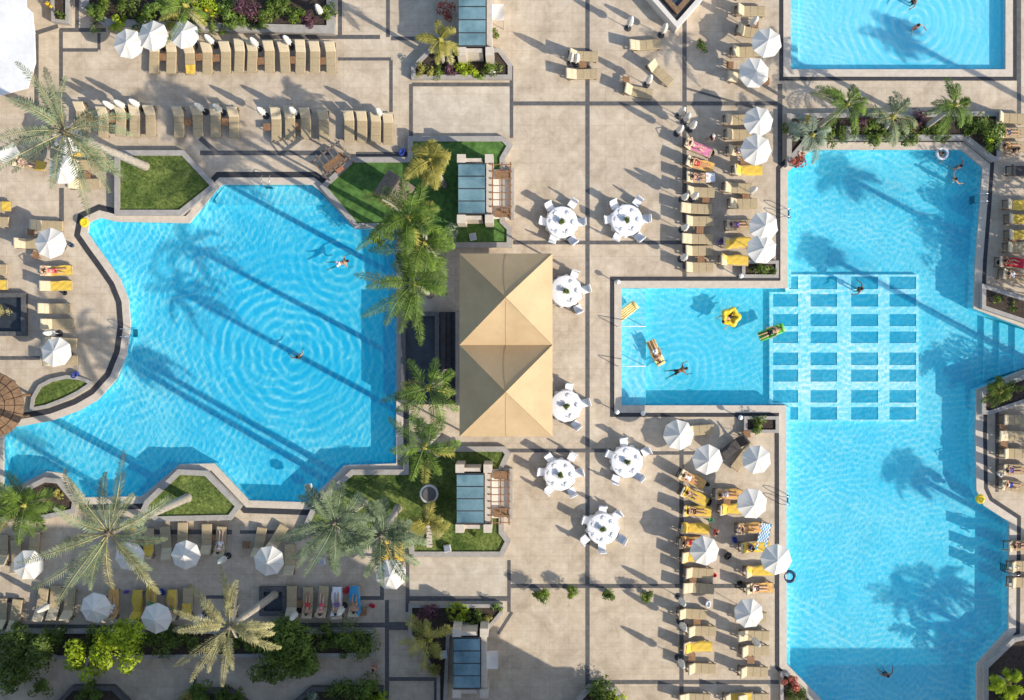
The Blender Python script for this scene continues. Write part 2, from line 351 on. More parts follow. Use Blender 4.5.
big = [(-75, -62), (75, -62), (75, 62), (-75, 62)]
mb = MB(); mb.flat(big, 0.0, [lp, rp_, tp]); mb.wall(big, -2.0, 0.0)
struct(mb.build('deck', M['deck']))
mb = MB(); mb.flat([(-2500, -2500), (2500, -2500), (2500, 2500), (-2500, 2500)], -2.0); struct(mb.build('ground', M['ground']))

def basin_mat(name, c, lum=.1):
    m = mat(name, c, .45, .05, .5, fine=.03); return m
M['floor_l'] = basin_mat('left_pool_tiles', (.37, .74, .80)); M['floor_r'] = basin_mat('right_pool_tiles', (.36, .72, .79)); M['floor_t'] = basin_mat('top_pool_tiles', (.60, .83, .88))
def pool(name, outline, depth, floor, wmat, cw, bw, step=None):
    mb = MB(); mb.flat(outline, -depth); mb.wall(outline, -depth, -0.02, True); struct(mb.build('pool_basin', floor))
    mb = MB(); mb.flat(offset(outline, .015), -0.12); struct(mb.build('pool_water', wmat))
    c1 = offset(outline, cw); mb = MB(); mb.ring(c1, offset(outline, -.04), 0, .035, -.16); struct(mb.build('pool_coping', M['coping']))
    mb = MB(); mb.ring(offset(outline, cw + bw), c1, .013, .013); struct(mb.build('paving_band', M['poolband']))
def wc(px, py): v = P(px, py, -.12); return (v.x, v.y)
RL = [(*wc(297, 357), 8.0, .62, 1.5), (*wc(341, 263), 4.5, .55, 1.1)]
RR = [(*wc(679, 371), 5.0, .50, .9), (*wc(861, 289), 3.0, .5, .7), (*wc(735, 318), 3.2, .55, .8)]
RT = [(*wc(915, 22), 7.0, .55, 1.3)]
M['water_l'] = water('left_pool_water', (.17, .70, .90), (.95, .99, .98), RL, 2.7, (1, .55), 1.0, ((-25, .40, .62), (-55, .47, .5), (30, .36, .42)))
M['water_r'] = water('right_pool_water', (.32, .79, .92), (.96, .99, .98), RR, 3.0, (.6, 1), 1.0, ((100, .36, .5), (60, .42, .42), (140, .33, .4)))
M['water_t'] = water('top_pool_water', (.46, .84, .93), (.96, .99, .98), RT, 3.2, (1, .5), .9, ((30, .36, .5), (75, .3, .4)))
pool('left', lp, 1.25, M['floor_l'], M['water_l'], .40, .36)
pool('right', rp_, 1.20, M['floor_r'], M['water_r'], .42, .26)
pool('top', tp, .55, M['floor_t'], M['water_t'], .42, .25)
# shallow ledge at the left end of the play branch, pale steps on the left pool shore
mb = MB(); mb.prism(poly([(621.4,288),(647,288),(647,405.6),(621.4,405.6)], 0), -1.19, -.62); struct(mb.build('pool_step', M['floor_t']))
mb = MB(); mb.prism(poly([(787.4,180),(793,180),(793,287),(787.4,287)], 0), -1.19, -.5); mb.prism(poly([(786,407),(792,407),(792,668),(786,663)], 0), -1.19, -.5); struct(mb.build('pool_step', M['floor_t']))
mb = MB(); mb.prism(poly([(790.4,-60),(799,-60),(799,69.6),(790.4,69.6)], 0), -.54, -.3); struct(mb.build('pool_step', M['floor_t']))
mb = MB()
mb.prism(poly([(222,184.5),(312,184.5),(330,203),(214,203),(212,197)], 0), -1.24, -.75); struct(mb.build('pool_step', M['floor_l']))
for k in range(3):   # broad steps where the channel leaves to the right
    x = 990 + 14 * k; y0, y1 = 316 + 5 * k, 382 - 5 * k
    mb = MB(); mb.prism(poly([(x, y0), (1108, 357 - 2), (1108, 342), (x, y1)] if False else [(x, y0 + 1), (1107, 356.5), (1107, 341.5), (x, y1 - 1)], 0), -1.19 + .25 * k, -.95 + .25 * k); struct(mb.build('pool_step', M['floor_r']))
# raised bathing grid on the pool floor
M['gridline'] = mat('grid_pale_tile', (.93, .95, .95), .5, .04, 2); M['gridcell'] = mat('grid_blue_tile', (.11, .40, .53), .4, .12, 1.5, fine=.05)
cols = [(773,798),(810.5,837),(851,878),(889.5,916)]; rows = [(276.5,289),(294,306.5),(314,326),(331.5,343),(352.5,365),(369.5,381.5),(390,402.5),(407,419.5)]
gz = -.93
mb = MB(); cells = []
outl = [(769.5,292),(785.5,292),(785.5,274.5),(918.5,274.5),(918.5,421.5),(785.5,421.5),(785.5,404.5),(769.5,404.5)]
for i, (a, b) in enumerate(cols):
    for j, (c, d) in enumerate(rows):
        if i == 0 and j in (0, 7): a_, b_ = 789, 798
        else: a_, b_ = a, b
        cells.append([XY(a_, c, gz), XY(b_, c, gz), XY(b_, d, gz), XY(a_, d, gz)])
mb.flat([XY(a, b, gz) for a, b in outl], gz, cells); mb.wall([XY(a, b, gz) for a, b in outl], -1.19, gz)
for c in cells: mb.wall(c, -1.19, gz, True)
struct(mb.build('grid_frame', M['gridline']))
mb = MB()
for c in cells: mb.flat(offset(c, -.004), -.975)
struct(mb.build('grid_tiles', M['gridcell']))

# dark stone bands laid in the paving
def bands(lst, z, wd=.27):
    mb = MB()
    for a in lst:
        b = (*a[:4], a[4] if len(a) > 4 else wd); mb.strip(P(b[0], b[1]), P(b[2], b[3]), b[4], z)
    struct(mb.build('paving_band', M['band']))
bands([(587.5,-80,587.5,780),(684.5,-10,684.5,277),(681.5,419,681.5,780),(781.5,-60,781.5,66),(780,84,780,277,.3),(777,417,777,662,.27),(511.5,66,511.5,138,.22),(509,560,509,612,.22),
       (36.5,34,36.5,110),(61,29,61,86,.24),(77,-20,77,29,.24),(99,33,99,50,.2),(61.5,188,61.5,224,.3),(340,-20,340,37,.26),(391,60,391,112,.22),(388,-20,388,37,.24),(411,84,411,136,.24),(407.5,560,407.5,612,.24),
       (387,600,387,700,.26),(1019,-60,1019,116,.26),(382,586,382,600,.25),(436,678,436,720,.25),(997,410,997,492,.22),(195,672,195,690,.22)], .004)
bands([(511,103.5,780,103.5,.26),(513,242.5,684,242.5,.24),(505,450.5,611,450.5,.24),(611,453,700,453,.22),(509,586,777,586,.26),(587,682,785,682,.26),(60,30,106,30,.25),(62,50,98,50,.22),(260,37,380,37,.26),(338,59,391,59,.2),(391,38.5,436,38.5,.24),(412,84.5,512,84.5,.24),(408,598.5,508,598.5,.3),
       (54,225,63,225,.22),(0,358,40,358,.24),(-80,600,24,600,.28),(205,597,230,597,.22),(152,532,232,532,.3),(240,532,300,532,.22),(387,626,410,626,.5),(300,625,387,625,.3),(0,626,300,628,.26),(387,679,436,679,.25),(200,153,330,153,.3),(356,154,408,154,.26),(1000,118,1024,118,.22),(360,598,384,598,.25)], .008)
bands([(36,33,58,26),(200,138,216,152,.3),(512,612,498,634,.2),(785,98,746,75,.2),(685,88,762,110,.14)], .0105)
# slightly paler terraces within dark borders
M['terrace'] = paving('terrace_stone', (.46, .39, .30), (.55, .475, .375), (.63, .56, .46), .9, 2.0, .9)
mb = MB(); mb.flat(poly([(414,87),(509,87),(509,133),(414,133)]), .003); mb.flat(poly([(410,558),(505,558),(505,596),(410,596)]), .003); struct(mb.build('terrace', M['terrace']))

# ------------------------------------------------------------ planters and lawns
GRASS = []
def planter(label, cat, pts, h=.45, wd=.34, fill='soil', fillz=None, group=None, name='planter', capm='wallcap', stripe=None):
    o = ccw(poly(pts)); inner = offset(o, -wd); t = thing(name, label, cat, (0, 0, 0), 0, group)
    mb = MB(); mb.ring(o, inner, -.06, h); mb.build('stone_kerb', M[capm], t)
    fz = h - .12 if fillz is None else fillz
    mb = MB(); mb.flat(offset(inner, .02), fz); mb.build('turf' if fill[:5] == 'grass' else 'soil', M[fill], t)
    if fill == 'grass': GRASS.append((offset(inner, -.05), fz))
    return t
planter('raised lawn bed above the left pool with a leaning palm trunk in its corner', 'lawn bed', [(117,151.5),(186,151.5),(216.5,184),(216,190),(183,216),(117,216)], .5, .33, 'grass', name='lawn_bed')
planter('large lawn bed between left pool and plaza with the thatched hut and upper glass cabana', 'lawn bed', [(320.5,187),(352,158),(408,158),(408,137),(504,137),(513,146),(505,160),(505,221),(512,228),(512,248),(404,248),(400,229),(356,229)], .35, .33, 'grass2', name='lawn_bed')
planter('small raised lawn bed on the bottom shore of the left pool, crossed by a trunk', 'lawn bed', [(180,468.5),(209,470),(243.5,505),(233,519),(158,520.5),(143,509),(147,500)], .5, .33, 'grass', name='lawn_bed')
planter('lawn bed below the left pool holding the round stone column and the lower glass cabana', 'lawn bed', [(352,469),(404,469),(404,446),(505,446),(511,453),(504,468),(504,531),(511,540),(503,556),(410,556),(408,534),(300,534),(314,503)], .35, .33, 'grass', name='lawn_bed')
planter('half moon lawn bed on the left shore of the left pool', 'lawn bed', [(31,411),(33,397),(40,385),(52,378.5),(68,375),(82,376.5),(93,381),(92,386),(80,394),(66,401),(48,408)], .3, .22, 'grass', name='lawn_bed')
planter('wide green planter along the top edge above the first row of loungers', 'planter', [(84,-60),(336,-60),(336,36),(205,33),(108,29),(84,10)], .6, .5, 'soil')
planter('narrow stone planter at the top left beside the white roof', 'planter', [(52,-50),(72,-50),(72,26),(55,24)], .6, .2, 'soil')
planter('planter of flowers under the small palm at the foot of the top glass cabana', 'planter', [(412,80.5),(412,68),(430,50),(500,50),(512,66),(512,80.5)], .5, .26, 'soil')
planter('long planter of palms and shrubs between the two right pools', 'planter', [(785,168),(785,115),(998,113),(998,161),(990,163),(962,141),(808,141)], .55, .3, 'soil')
planter('square planter at the upper corner where the shallow branch meets the right pool', 'planter', [(741,261),(777.5,261),(777.5,278),(741,278)], .4, .2, 'soil')
planter('square planter at the lower corner where the shallow branch meets the right pool', 'planter', [(743,416),(777.5,416),(777.5,432.5),(743,432.5)], .4, .2, 'soil')
planter('angular planter on the right shore above the outlet channel', 'planter', [(979,284),(1040,303),(1060,340),(1024,324),(979,309)], .5, .25, 'soil')
planter('angular planter on the right shore below the outlet channel', 'planter', [(979,391),(1060,360),(1060,392),(1024,402),(988,414),(979,414)], .5, .25, 'soil')
planter('planter with a spiky palm at the bottom right shore of the right pool', 'planter', [(981,720),(981,664),(1010,636),(1024,633),(1050,633),(1050,720)], .5, .28, 'soil')
planter('red leaved planter at the lower left chamfer of the right pool', 'planter', [(779,671),(786,671),(830,716),(830,740),(779,740)], .4, .2, 'soil')
planter('pointed planter at the bottom edge of the plaza with green shrubs', 'planter', [(561,712),(588,684),(614,684),(640,716),(640,760),(561,760)], .55, .3, 'soil')
planter('long planter under the lower lounger rows holding round trees', 'planter', [(-40,640),(-40,628),(376,628),(376,655),(60,658),(40,650)], .45, .25, 'soil')
planter('short planter around the burgundy shrubs at the head of the lowest cabana', 'planter', [(409,603),(503,603),(503,612),(488,630),(450,634),(446,720),(437,720),(437,676),(409,634)], .4, .22, 'soil')
planter('hexagonal dark planter at the bottom left corner below the lime trees', 'planter', [(20,730),(62,697),(74,684),(116,684),(130,698),(150,730)], .5, .28, 'soil', capm='band')
planter('hexagonal dark planter at the bottom edge under the straw palm', 'planter', [(178,712),(192,687),(232,687),(252,702),(292,702),(312,685),(384,685),(384,740),(178,740)], .5, .28, 'soil', capm='band')
planter('stone planter at the left edge between the shaded lower loungers and pool', 'planter', [(-30,492),(17,492),(47,476.5),(62,478),(80,500),(78,512),(40,520),(-30,522)], .5, .3, 'soil')
planter('planter in front of the dark hut on the left edge', 'planter', [(-30,293),(28,293),(28,336),(-30,336)], .4, .28, 'slate', .1, capm='band', name='plunge_basin')
planter('small dark square basin between the straw palm and the lower loungers', 'basin', [(260,586),(288,586),(288,615),(260,615)], .3, .3, 'slate', .05, capm='band', name='plunge_basin')
# the lawn blades, one uncounted mass
mb = MB(); rg = random.Random(5)
def inside(x, y, p):
    r = False; j = len(p) - 1
    for i in range(len(p)):
        if (p[i][1] > y) != (p[j][1] > y) and x < (p[j][0] - p[i][0]) * (y - p[i][1]) / (p[j][1] - p[i][1]) + p[i][0]: r = not r
        j = i
    return r
for p, z in GRASS:
    xs = [a for a, b in p]; ys = [b for a, b in p]
    for _ in range(int(abs(area(p)) * 190)):
        x, y = rg.uniform(min(xs), max(xs)), rg.uniform(min(ys), max(ys))
        if not inside(x, y, p): continue
        a = rg.uniform(0, 6.283); l = rg.uniform(.05, .11); wd = .018; dx, dy = math.cos(a), math.sin(a)
        mb.add([(x - dy * wd, y + dx * wd, z), (x + dy * wd, y - dx * wd, z), (x + dx * l, y + dy * l, z + rg.uniform(.04, .10))], [(0, 1, 2)])
g = mb.build('grass', M['blade']); g['kind'] = 'stuff'
# dark tiled basin beside the pavilion
t = planter('long dark water basin beside the left side of the tent pavilion', 'basin', [(402,312),(440,312),(440,404),(402,404)], .75, .28, 'slate', .35, capm='band', name='water_basin')
t = thing('stone_stair', 'dark stone stair flight squeezed between the basin and the tent pavilion', 'stair')
mb = MB()
for k in range(3): mb.box(P(443.5 + 5 * k, 0).x, P(0, 358).y, .05 + .12 * (3 - k), 5 / 16, 92 / 16, .24 * (3 - k) * .5 + .1)
mb.build('step', M['roofdark'], t)
mb = MB(); mb.box(P(458.5, 0).x, P(0, 358).y, .4, .3, 94 / 16, .8); mb.build('side_wall', M['wallcap'], t)
# ------------------------------------------------------------ tent pavilion
def rel(c, px, py, z): v = P(px, py, z); return Vector((v.x - c.x, v.y - c.y, z))
c = P(506, 345, 3.2); c.z = 0
t = thing('tent_pavilion', 'large tan tent pavilion with two pyramid peaks beside the water basin', 'pavilion', c)
EZ, AZ = 3.2, 5.6
for (y0, y1, ay) in ((253.5, 345, 299), (345, 436.5, 390.5)):
    cs = [rel(c, *q, EZ) for q in ((459.5, y1), (552.5, y1), (552.5, y0), (459.5, y0))]
    ap = rel(c, 506, ay, EZ); ap.z = AZ
    mb = MB(); N = 10
    for i in range(4):        # each slope sags a little between its ridges
        a, b = cs[i], cs[(i + 1) % 4]; rowsv = []
        for r in range(N + 1):
            tt = r / N
            for q in range(N + 1):
                s = q / N; p = a.lerp(b, s).lerp(ap, tt); p.z -= .07 * math.sin(math.pi * s) * math.sin(math.pi * tt) ** .8 * (1 - tt * .4)
                rowsv.append(p)
        mb.add(rowsv, [(r * (N + 1) + q, r * (N + 1) + q + 1, (r + 1) * (N + 1) + q + 1, (r + 1) * (N + 1) + q) for r in range(N) for q in range(N)])
    o = mb.build('canopy', M['tent'], t, True)
    # facets share no vertices, so ridges stay crisp while the slopes are smooth
    mb = MB()
    for k in cs: mb.tube([k + Vector((0, 0, .012)), ap + Vector((0, 0, .02))], .016, 6)
    for i in (0, 2):
        m_ = (cs[i] + cs[(i + 1) % 4]) / 2; mb.tube([m_ + Vector((0, 0, .006)), m_.lerp(ap, .5) + Vector((0, 0, -.012)), ap], .008, 5)
    mb.build('seam', M['tent'], o)
mb = MB(); A, B = rel(c, 459.5, 436.5, EZ), rel(c, 552.5, 253.5, EZ)
mb.wall([(A.x, A.y), (B.x, A.y), (B.x, B.y), (A.x, B.y)], EZ - .35, EZ); mb.build('valance', M['tent'], t)
for y in (254.5, 345, 435.5):
    for x in (460.5, 551.5):
        p = rel(c, x, y, EZ); mb = MB(); mb.tube([(p.x, p.y, 0), (p.x, p.y, EZ - .02)], .06, 8); mb.build('post', M['metal'], t)
# ------------------------------------------------------------ cabanas with glass roofs
def cabana(x0, x1, y0, y1, label, trellis):
    Z = 2.8; cx, cy = (x0 + x1) / 2, (y0 + y1) / 2; c = P(cx, cy, Z); c.z = 0
    t = thing('glass_cabana', label, 'cabana', c, 0, 'glass roofed cabanas')
    a, b = rel(c, x0, y1, Z), rel(c, x1, y0, Z); W, H = b.x - a.x, b.y - a.y
    for i in range(4):
        yc = a.y + H * (i + .5) / 4; mb = MB(); mb.box(a.x + W / 2, yc, Z + .04 + .02 * i, W - .04, H / 4 - .07, .03)
        mb.build('roof_panel', M['glass'], t)
    for i in range(5):
        mb = MB(); mb.box(a.x + W / 2, a.y + H * i / 4, Z - .02, W + .02, .10, .14); mb.build('rafter', M['iron'], t)
    for s, y in ((-1, a.y), (1, b.y)):
        mb = MB(); mb.box(a.x + W / 2 - .1, y + s * .24, 1.36, W - .2, .24, 2.72); o = mb.build('end_wall', M['coping'], t)
        mb = MB(); mb.box(a.x + .2, y + s * .33, 1.44, .52, .5, 2.88); mb.box(b.x + .22, y + s * .33, 1.44, .5, .5, 2.89); mb.build('pier', M['coping'], o)
    mb = MB(); mb.box(b.x + .2, 0, 1.3, .32, H + .1, 2.6); mb.build('side_wall', M['coping'], t)
    mb = MB(); mb.box(a.x + .1, 0, 1.2, .12, H, 2.4); mb.build('back_wall', M['wallcap'], t)
    if trellis:
        x_, xe = b.x + .37, b.x + 1.5; Zt = 2.55
        mb = MB(); mb.box((x_ + xe) / 2, 0, .16, xe - x_, H + .1, .34); mb.build('porch_floor', M['render'], t)
        mb = MB(); mb.box(xe + .12, 0, .3, .2, H + .2, .6); mb.build('porch_wall', M['wallcap'], t)
        for x in (x_ + .05, (x_ + xe) / 2 + .05, xe):
            mb = MB(); mb.box(x, 0, Zt, .07, H + .3, .09); mb.build('beam', M['teak'], t)
        for i in range(8):
            mb = MB(); mb.box((x_ + xe) / 2, -H / 2 + H * i / 7, Zt + .09, xe - x_ + .2, .055, .07); mb.build('slat', M['teak'], t)
        for y in (-H / 2 + .1, H / 2 - .1):
            mb = MB(); mb.box(xe, y, Zt / 2, .09, .09, Zt); mb.build('post', M['teak'], t)
            mb = MB(); mb.box((x_ + xe) / 2 + .05, y - .2 * (1 if y > 0 else -1), .38, .8, .5, .5); mb.build('bench', M['wood'], t)
    return t
cabana(458, 485.5, 164, 213.5, 'blue glass roofed cabana with a wooden slat porch above the pavilion', True)
cabana(456.5, 484, 474, 523, 'blue glass roofed cabana with a wooden slat porch below the pavilion', True)
cabana(458.5, 486, -6, 46, 'blue glass roofed cabana cut by the top edge beside the white awning', False)
cabana(453.5, 480.5, 638, 688, 'shaded glass roofed cabana near the bottom edge with burgundy shrubs', False)
def awning(px, py, sx, sy, label):
    c = P(px, py, 2.3); c.z = 0; t = thing('awning', label, 'awning', c)
    mb = MB(); N = 6; w_, h_ = sx / 16 * .95, sy / 16 * .95
    vs = [(-w_ / 2 + w_ * i / N, -h_ / 2 + h_ * j / N, 2.3 - .12 * math.sin(math.pi * i / N) * math.sin(math.pi * j / N)) for j in range(N + 1) for i in range(N + 1)]
    mb.add(vs, [(j * 7 + i, j * 7 + i + 1, j * 7 + i + 8, j * 7 + i + 7) for j in range(N) for i in range(N)]); mb.wall([(-w_ / 2, -h_ / 2), (w_ / 2, -h_ / 2), (w_ / 2, h_ / 2), (-w_ / 2, h_ / 2)], 2.2, 2.3)
    mb.build('canopy', M['canvas'], t)
    for x in (-1, 1):
        for y in (-1, 1):
            mb = MB(); mb.tube([(x * (w_ / 2 - .03), y * (h_ / 2 - .03), 0), (x * (w_ / 2 - .03), y * (h_ / 2 - .03), 2.28)], .025, 6); mb.build('post', M['metal'], t)
    return t
awning(497, 12, 14, 16, 'small square white awning beside the top glass cabana')
awning(491, 660, 14, 18, 'small square white awning beside the shaded bottom cabana')
o = awning(8, 153, 20, 13, 'white sun sail tilted under the grey date palm at the left edge'); o.rotation_euler.z = R(32)
# ------------------------------------------------------------ low kiosk with a pointed plan, wooden hut, pergola, round wooden roof
t = thing('pointed_kiosk', 'pointed stone kiosk with a wood framed glass top at the top edge of the plaza', 'kiosk')
o_ = ccw(poly([(640, -14), (677, 28), (714, -14), (714, -80), (640, -80)], 1.2)); i1 = offset(o_, -.28); i2 = offset(o_, -.55); i3 = offset(o_, -.85)
mb = MB(); mb.ring(o_, i1, 0, 1.2); mb.build('wall', M['render'], t)
mb = MB(); mb.ring(i1, i2, 1.0, 1.05, .9); mb.build('gutter', M['roofdark'], t)
mb = MB(); mb.ring(i2, i3, 1.0, 1.3); mb.build('wooden_frame', M['wood'], t)
mb = MB(); mb.flat(i3, 1.12); mb.build('glass_top', M['window'], t)
c = P(394, 189, 2.5); c.z = 0
t = thing('wooden_hut', 'small grey wooden hut with a gabled plank roof on the large lawn', 'hut', c, R(-33))
hw, hl = .98, .82   # half depth across the ridge, half length along it
for s in (-1, 1):
    mb = MB(); n = 7
    for k in range(n):
        a, b = k / n, (k + 1) / n; za, zb = 2.75 - .62 * a, 2.75 - .62 * b
        mb.add([(s * hw * a, -hl, za), (s * hw * b, -hl, zb + .03), (s * hw * b, hl, zb + .03), (s * hw * a, hl, za), (s * hw * b, -hl, zb - .02), (s * hw * b, hl, zb - .02)],
               [(0, 1, 2, 3) if s > 0 else (3, 2, 1, 0), (1, 4, 5, 2)])
    mb.build('roof', M['greywood'], t)
mb = MB(); mb.box(0, 0, 1.05, 1.5, 1.3, 2.1); mb.build('wall', M['wood'], t)
mb = MB(); mb.box(.1, -.78, .35, 1.3, .22, .7); mb.build('counter', M['render'], t)
c = P(331, 159, 2.3); c.z = 0
t = thing('pergola', 'tilted dark timber pergola at the corner between lawn and upper pool edge', 'pergola', c, R(38))
w_, h_ = 1.85, 1.1
for x in (-1, 1):
    for y in (-1, 1):
        mb = MB(); mb.box(x * w_ / 2, y * h_ / 2, 1.13, .1, .1, 2.26); mb.build('post', M['rattan_d'], t)
for y in (-1, 1):
    mb = MB(); mb.box(0, y * h_ / 2, 2.3, w_ + .3, .09, .12); mb.build('beam', M['greywood'], t)
for i in range(6):
    mb = MB(); mb.box(-w_ / 2 + w_ * i / 5, 0, 2.4, .07, h_ + .4, .09); mb.build('slat', M['greywood'], t)
mb = MB(); mb.box(0, 0, .4, 1.5, .5, .08); mb.box(0, .25, .65, 1.5, .06, .5); mb.box(-.7, 0, .18, .08, .45, .36); mb.box(.7, 0, .18, .08, .45, .36); mb.build('bench', M['wood'], t)
mb = MB(); mb.box(0, -.46, .45, .5, .28, .06); mb.lathe([(.05, 0), (.05, .42)], 8, 0, -.46); mb.build('table', M['terracotta'], t)
c = P(-9, 405, 3.0); c.z = 0
t = thing('round_gazebo', 'round brown plank roof of a gazebo at the left edge by the half moon lawn', 'gazebo', c)
mb = MB(); n = 22; Rr = 34 / 16 * .94
for k in range(n):
    a0, a1 = 2 * math.pi * k / n + .012, 2 * math.pi * (k + 1) / n - .012
    for j in range(4):
        r0, r1 = Rr * j / 4 + .05, Rr * (j + 1) / 4; z0, z1 = 3.9 - .9 * j / 4, 3.9 - .9 * (j + 1) / 4 + .05
        mb.add([(r0 * math.cos(a0), r0 * math.sin(a0), z0), (r1 * math.cos(a0), r1 * math.sin(a0), z1), (r1 * math.cos(a1), r1 * math.sin(a1), z1), (r0 * math.cos(a1), r0 * math.sin(a1), z0)], [(0, 1, 2, 3)])
        mb.add([(r1 * math.cos(a0), r1 * math.sin(a0), z1), (r1 * math.cos(a0), r1 * math.sin(a0), z1 - .08), (r1 * math.cos(a1), r1 * math.sin(a1), z1 - .08), (r1 * math.cos(a1), r1 * math.sin(a1), z1)], [(0, 1, 2, 3)])
mb.build('roof', M['wood'], t)
mb = MB(); mb.lathe([(Rr * .96, 2.86), (.1, 3.75)], 22); mb.build('soffit', M['rattan_d'], t)
for k in range(6):
    a = k * math.pi / 3 + .4; mb = MB(); mb.tube([(Rr * .66 * math.cos(a), Rr * .66 * math.sin(a), 0), (Rr * .66 * math.cos(a), Rr * .66 * math.sin(a), 3.0)], .09, 8); mb.build('post', M['wood'], t)
# round stone column with a rim, and the edging that runs from it
c = P(429, 494, 1.4); c.z = 0
t = thing('stone_column', 'round grey stone column with a pale rim standing on the lower lawn', 'column', c)
mb = MB(); mb.lathe([(.52, 0), (.5, 1.3), (.58, 1.32), (.58, 1.42), (.44, 1.43)], 22); mb.build('shaft', M['render'], t, True)
mb = MB(); mb.lathe([(.45, 1.30), (.45, 1.46), (.36, 1.5)], 20); mb.build('cap', M['band'], t)
mb = MB(); a, b = P(429, 503), P(430, 545)
for k in range(14): mb.box(a.x + (b.x - a.x) * k / 13, a.y + (b.y - a.y) * k / 13, .36, .34, .17, .14 + .02 * (k % 3), .08 * ((k * 7) % 5 - 2))
tag(mb.build('stone_edging', M['coping']), 'thin stone edging running from the round column across the lower lawn', 'edging')
# ------------------------------------------------------------ pale building at the top left
t = thing('white_pavilion', 'flat white roof of an open pavilion filling the top left corner', 'pavilion')
rp2 = ccw(poly([(-90, -70), (22, -70), (26, 6), (32, 12), (34, 32), (35, 62), (27, 88), (0, 95), (-90, 96)], 2.9))
mb = MB(); mb.prism(rp2, 2.72, 2.9); mb.flat(rp2, 2.72); mb.build('roof', M['white'], t)
mb = MB(); mb.wall(offset(rp2, -2.6), 0, 2.72); mb.build('wall', M['render'], t)
# ------------------------------------------------------------ the hotel wings below and to the right of the frame
def wing(label, ypx, segs, fh=3.5):
    """segs: (x0, x1, foot, head, depth) blocks of one building"""
    v0 = P(segs[0][0], ypx); t = thing('hotel_wing', label, 'building', (v0.x, v0.y, 0)); nwin = 0
    for k, (x0, x1, h0, h, depth) in enumerate(segs):
        a = P(x0, ypx).x - v0.x; W = (x1 - x0) / PXM; mb = MB(); mb.box(a + W / 2, -depth / 2 - .004 * k, (h + h0) / 2, W, depth, h - h0); o = mb.build('wall', M['facade'], t)
        mb = MB()
        for f in range(1, int((h - h0) / fh) + 1): mb.box(a + W / 2, .35, h0 + fh * f - .1, W - .3, .7, .16)
        mb.build('balcony', M['render'], t)
        n = max(1, int(W / 5))
        for f in range(int((h - h0) / fh)):
            for i in range(n):
                if nwin > 95: continue
                nwin += 1; mb = MB(); mb.box(a + W * (i + .5) / n, .01, h0 + fh * (f + .5), W / n * .6, .06, fh * .62); mb.build('window', M['window'], o)
    return t
wing('tall stepped hotel wing beyond the bottom edge, shaped to shade the lower loungers', 760, [(-420, 725, 0, 11.6, 14), (-420, 285, 11.6, 20, 2.5), (440, 545, 11.6, 20, 2.5), (545, 562, 11.6, 21.5, 3), (562, 725, 11.6, 20, 2.5)])  # unseen; upper blocks and gap shaped so sun reaches the lime trees
wing('low hotel wing beyond the bottom right, shading the foot of the right pool', 760, [(958, 1160, 0, 7.0, 12)])
wing('hotel wing beyond the lower right corner', 750, [(1170, 1500, 0, 9.4, 12)])
# ------------------------------------------------------------ palms
def crown_mesh(kind, L, seed):
    rg = random.Random(seed); mb = MB(); st = MB()
    n, up, droop, ll, lw, nl = dict(date=(25, (-.75, 1.15), .66, .46, .03, 36), coco=(22, (-.6, 1.15), .95, .56, .026, 34), dry=(19, (-.2, 1.0), .7, .40, .03, 30), ragged=(14, (-.5, 1.1), 1.1, .5, .026, 28), small=(13, (0, 1.1), .95, .42, .026, 24))[kind]
    for i in range(n):
        az = 2.399963 * i + rg.uniform(-.55, .55); q = i / (n - 1); el = up[0] + (up[1] - up[0]) * (1 - q) ** .9 if False else up[0] + (up[1] - up[0]) * q
        el += rg.uniform(-.12, .12); l = L * rg.uniform(.62, 1.08) * (1 - .22 * q)
        pts = []; side = rg.uniform(-.32, .32)
        for k in range(9):
            s = k / 8; e = el - droop * s * s * 1.25
            if k == 0: p = Vector((.08, 0, 0))
            else: p = pts[-1] + Vector((math.cos(e) * math.cos(side * s * 2), math.cos(e) * math.sin(side * s * 2), math.sin(e))) * (l / 8)
            pts.append(p)
        mb.cur = 1 if rg.random() < .16 and q < .6 else 0; rot = Matrix.Rotation(az, 3, 'Z'); wd = l * rg.uniform(.10, .30); pts = [rot @ p + Vector((-.8, -.45, -.15)) * wd * (k / 8) ** 2 for k, p in enumerate(pts)]     # the breeze combs the fronds to one side
        st.tube(pts, [.035 * (1 - .8 * k / 8) + .006 for k in range(9)], 4, False)
        for k in range(nl):
            s = .16 + .84 * (k + .5) / nl; f = s * 8; j = min(int(f), 7); p = pts[j].lerp(pts[j + 1], f - j)
            d = (pts[j + 1] - pts[j]).normalized(); u = d.cross(Vector((0, 0, 1))).normalized(); v = u.cross(d)
            le = ll * (math.sin(math.pi * min(1, s * .82 + .14)) ** .7) * rg.uniform(.8, 1.1)
            for sg in (-1, 1):
                dd = (d * rg.uniform(.55, .85) + u * sg + v * rg.uniform(.05, .35)).normalized()
                if kind in ('coco', 'small', 'ragged'): dd = (dd - Vector((0, 0, rg.uniform(.15, .5)))).normalized()
                le *= rg.uniform(.75, 1.12); wv = dd.cross(v).normalized() * lw; tip = p + dd * le - Vector((0, 0, le * .12))
                mid = p + dd * le * .45
                mb.add([p, mid + wv, tip, mid - wv], [(0, 1, 2, 3)])
    return mb, st
